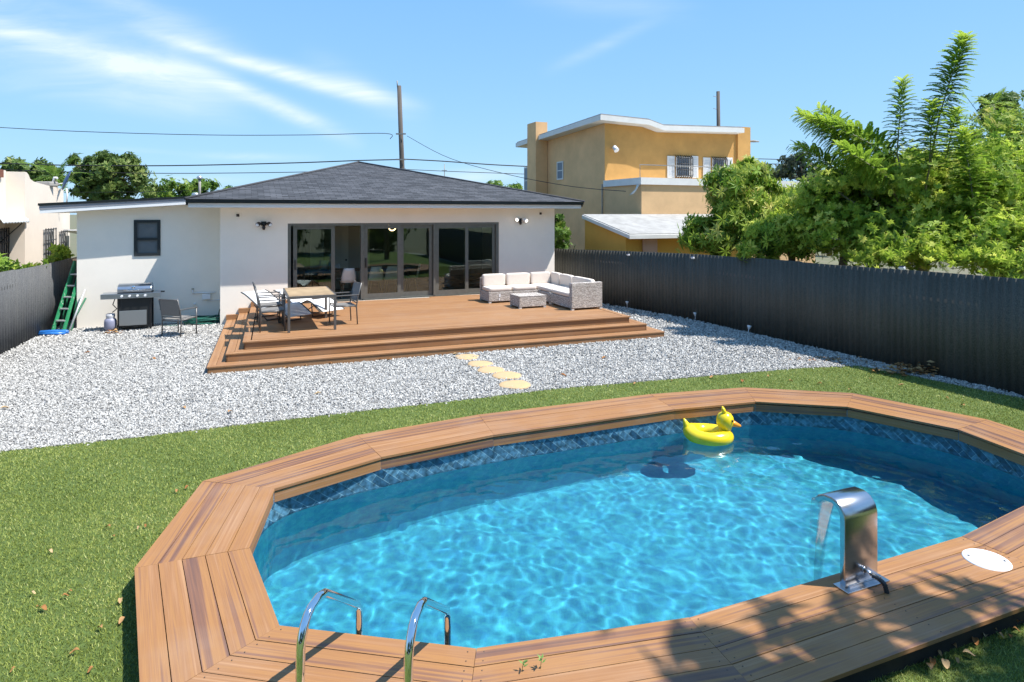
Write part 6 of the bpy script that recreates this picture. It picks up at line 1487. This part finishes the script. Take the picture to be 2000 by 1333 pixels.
shoots = [sh((1835, 225), (1886, 72), 13.8, 13.6, 60, .40), sh((1752, 300), (1764, 155), 13.8, 13.9, 46, .33), sh((1815, 330), (1822, 200), 13.6, 13.5, 46, .38), sh((1745, 305), (1580, 232), 14.2, 14.6, 60, .44), sh((1700, 330), (1560, 222), 14.6, 15.2, 50, .40),
          sh((1905, 420), (1880, 255), 13.2, 13.2, 56, .42), sh((1850, 300), (1870, 215), 14.5, 14.4, 36, .36), sh((1690, 300), (1600, 212), 15.0, 15.2, 40, .36), sh((1730, 345), (1640, 290), 13.6, 13.6, 40, .40), sh((1660, 350), (1555, 285), 14.6, 14.8, 36, .38)]
p = AT(1800, 415, 14.6)
tree('feathery_tree', 'large light green feathery tree with long upright shoots behind the fence at the right', (p.x, p.y, 0), [C(1780, 410, 14.6, 1.9, 1.3, 1.15), C(1640, 395, 14.8, 1.3, 1.1, 1.0), C(1910, 400, 14.2, 1.5, 1.2, 1.25), C(1730, 470, 13.9, 1.8, .8, .6), C(1900, 475, 12.6, 1.4, .7, .5), C(1640, 450, 14.6, 1.0, .9, .6), C(1700, 350, 15.2, 1.3, 1, .6), C(1850, 335, 15.2, 1.5, 1, .75), C(1960, 340, 14.5, 1.2, 1, .9), C(1860, 500, 12.9, 1.7, .7, .42), C(2010, 490, 12.2, 1.3, .8, .7)], 19000, .185, LM['feather'], 'frond', 13, 120, .36, .13, bark_m=pale_bark, droop=.5, shoots=shoots, extra_limb=.8, tone=.08, kinds=[('sprig', .105, 23000), ('frond', .22, 3400)])
p = AT(2010, 415, 17.5)
tree('feathery_tree', 'yellow-green feathery tree at the right edge behind the larger one', (p.x, p.y, 0), [C(2010, 330, 17.5, 1.9, 1.5, 1.9), C(1950, 300, 19, 1.2, 1.2, 1.0), C(2090, 380, 17, 2, 1.5, 2.2)], 6500, .22, LM['shrub'], 'frond', 14, 60, .36, .14, bark_m=pale_bark, extra_limb=.7, tone=.05, kinds=[('sprig', .12, 10000), ('frond', .26, 1600)])
p = AT(1640, 415, 18.5)
tree('bushy_tree', 'leafy green tree filling the gap behind the feathery tree and the annex', (p.x, p.y, 0), [C(1660, 440, 18.2, 2.2, 1.0, .95), C(1800, 430, 18.5, 2.0, 1.0, 1.3)], 3000, .22, LM['mid'], 'leafy', 15, 40, .36, .13)
p = AT(1985, 520, 10.9)
tree('creeper', 'small leafy sprig hanging over the fence top at the right edge', (p.x+.5, p.y+.5, 1.2), [C(1990, 545, 10.35, .26, .15, .12), C(2040, 520, 10.3, .4, .25, .3)], 90, .13, LM['feather'], 'rosette', 16, 8, .5, .02, cat='plant')
p = AT(1095, 440, 22.6)
tree('shrub', 'narrow glossy green shrub between the white house corner and the orange wall', (p.x, p.y, 0), [C(1090, 430, 22.6, .32, .4, .35), C(1092, 465, 22.4, .42, .4, .5), C(1086, 500, 22.4, .5, .4, .5)], 800, .14, LM['mid'], 'leafy', 17, 14, .5, .05, cat='shrub')
# far trees
far = 'trees far behind the houses'
p = AT(200, 415, 38)
tree('round_tree', 'big dark green tree with a rounded open crown behind the wing roof', (p.x, p.y, 0), [C(215, 345, 38, 2.3, 2, 1.55), C(165, 330, 38, 1.1, 1.1, .9), C(240, 325, 38, 1.1, 1, .8), C(200, 385, 38, 2.0, 1.5, .8)], 3400, .25, LM['dark'], 'leafy', 21, 60, .19, .22, group=far, bark_m=pale_bark, extra_limb=.9)
p = AT(60, 415, 40)
tree('round_tree', 'dark green tree rising behind the parapet of the cream house at the left', (p.x, p.y, 0), [C(50, 335, 40, 1.4, 1.2, .75), C(85, 345, 40, 1.5, 1.2, 1.1), C(25, 330, 40, .6, .8, .4)], 1500, .30, LM['dark'], 'leafy', 22, 22, .36, .2, group=far)
def palm(label, px, py, D, L0, seed, mat):
    rg = np.random.default_rng(seed); c = AT(px, py, D); t = thing('palm_tree', label, 'palm', (c.x, c.y, 0), 0, far); mb = MB(); mb.tube([(c.x, c.y, 0), (c.x+.1, c.y, c.z*.5), tuple(c)], [.14, .11, .09], 8); mb.build('trunk', pale_bark, t)
    n = 16; az = np.arange(n)*2.4; el = rg.uniform(-.2, 1.3, n); out = np.stack([np.cos(az)*np.cos(el), np.sin(az)*np.cos(el), np.sin(el)], 1); P, Q = instance(*frond_tpl(22, .20, .014, -.45, seed), np.repeat(np.array([c]), n, 0), mats_from(out), L0*rg.uniform(.8, 1.1, n)); raw_mesh_i('crown', P, Q, mat, np.clip(rg.normal(.5, .2, len(P)), 0, 1), t)
palm('palm with upright feathery fronds between the cream house parapet and the round tree', 108, 345, 34, 1.5, 31, LM['mid'])
for i, (px, py, D, rx, rz, mt, lab) in enumerate([(300, 370, 48, 1.6, 1.2, 'dark', 'dark low tree just right of the big rounded tree'), (345, 378, 46, 1.3, .9, 'mid', 'mid green low tree behind the junction of the wing roof'), (395, 370, 50, 1.6, .75, 'mid', 'flat-topped bright green tree behind the roof vent'), (452, 376, 52, 1.3, .6, 'mid', 'small green treetop behind the left slope of the white house roof'),
                                              (965, 372, 60, 1.0, .7, 'mid', 'small green treetop left of the orange house, above the right roof slope'), (1003, 374, 55, 1.0, .6, 'mid', 'small light treetop touching the orange house chimney'), (1570, 330, 44, 2.3, 1.6, 'grey', 'grey-green hazy tree behind the cables right of the orange house'), (1515, 345, 46, 1.4, .9, 'dark', 'low dark tree at the right end of the orange house'), (1620, 350, 42, 1.8, 1.0, 'grey', 'grey-green low tree half hidden by the feathery tree')]):
    p = AT(px, py, D); tree('round_tree', lab, (p.x, p.y, 0), [(tuple(p), (rx, 1.3, rz)), ((p.x+.2, p.y, max(1.2, p.z-rz*1.3)), (rx*1.1, 1.3, rz*1.1))], 900, .30, LM[mt], 'leafy', 40+i, 16, .36, .16, group=far)
p = AT(1945, 225, 26); tree('round_tree', 'dark round tree showing above the feathery trees at the far right', (p.x, p.y, 0), [C(1950, 222, 26, .85, .8, .8), C(1985, 205, 26, .5, .6, .5)], 1100, .22, LM['dark'], 'leafy', 51, 16, .4, .15, group=far)
palm('small yellowish palm top standing in front of the dark round tree at the right', 1938, 205, 24, .75, 33, LM['shrub'])
# plants in front of the cream house
for i, (px, py, D, r, n, lab, mt) in enumerate([(101, 498, 17.2, .34, 130, 'broad-leaved potted plant in front of the barred windows of the cream house', 'feather'), (8, 524, 14.2, .30, 90, 'yellow-green plant poking over the left fence at the photo edge', 'shrub'), (66, 520, 15.3, .20, 60, 'small yellowing plant peeping over the left fence by the cream wall', 'shrub')]):
    p = AT(px, py, D); tree('shrub', lab, (p.x-.1, p.y, 0), [(tuple(p), (r*1.2, r, r*.8))], n, .15, LM[mt], 'leafy', 60+i, 7, .5, .03, cat='shrub')
# the tree outside the frame whose branches dapple the near deck, and the garden trees behind the camera
tree('shade_tree', 'spreading tree beside the near end of the pool whose branches shade the boards', (8.6, .6, 0), [((6.55, 2.95, 7.4), (1.75, .95, .7)), ((8.1, 1.9, 7.2), (1.8, 1.5, 1.0)), ((5.2, 2.8, 7.4), (.8, .6, .4))], 1400, .25, LM['mid'], 'leafy', 71, 26, .34, .16)
for i, (x, y, r, h, lab) in enumerate([(-9, -8, 3.2, 4.2, 'broad garden tree behind the camera on the side of the cream house'), (-2.5, -10, 3.4, 4.8, 'broad garden tree behind the camera facing the glass doors'), (4.5, -9, 3.2, 4.4, 'broad garden tree behind the camera on the pool side'), (10.5, -7, 3.2, 4.6, 'broad garden tree behind the camera next to the long fence')]):
    tree('garden_tree', lab, (x, y, 0), [((x, y, h), (r, 2.2, 2.6)), ((x+1, y, 1.8), (r*1.25, 1.8, 2.0))], 4200, .46, LM['dark'], 'leafy', 80+i, 34, .34, .25)
mb = MB()
for o in S.objects:
    if 'MW' in o.keys(): del o['MW']
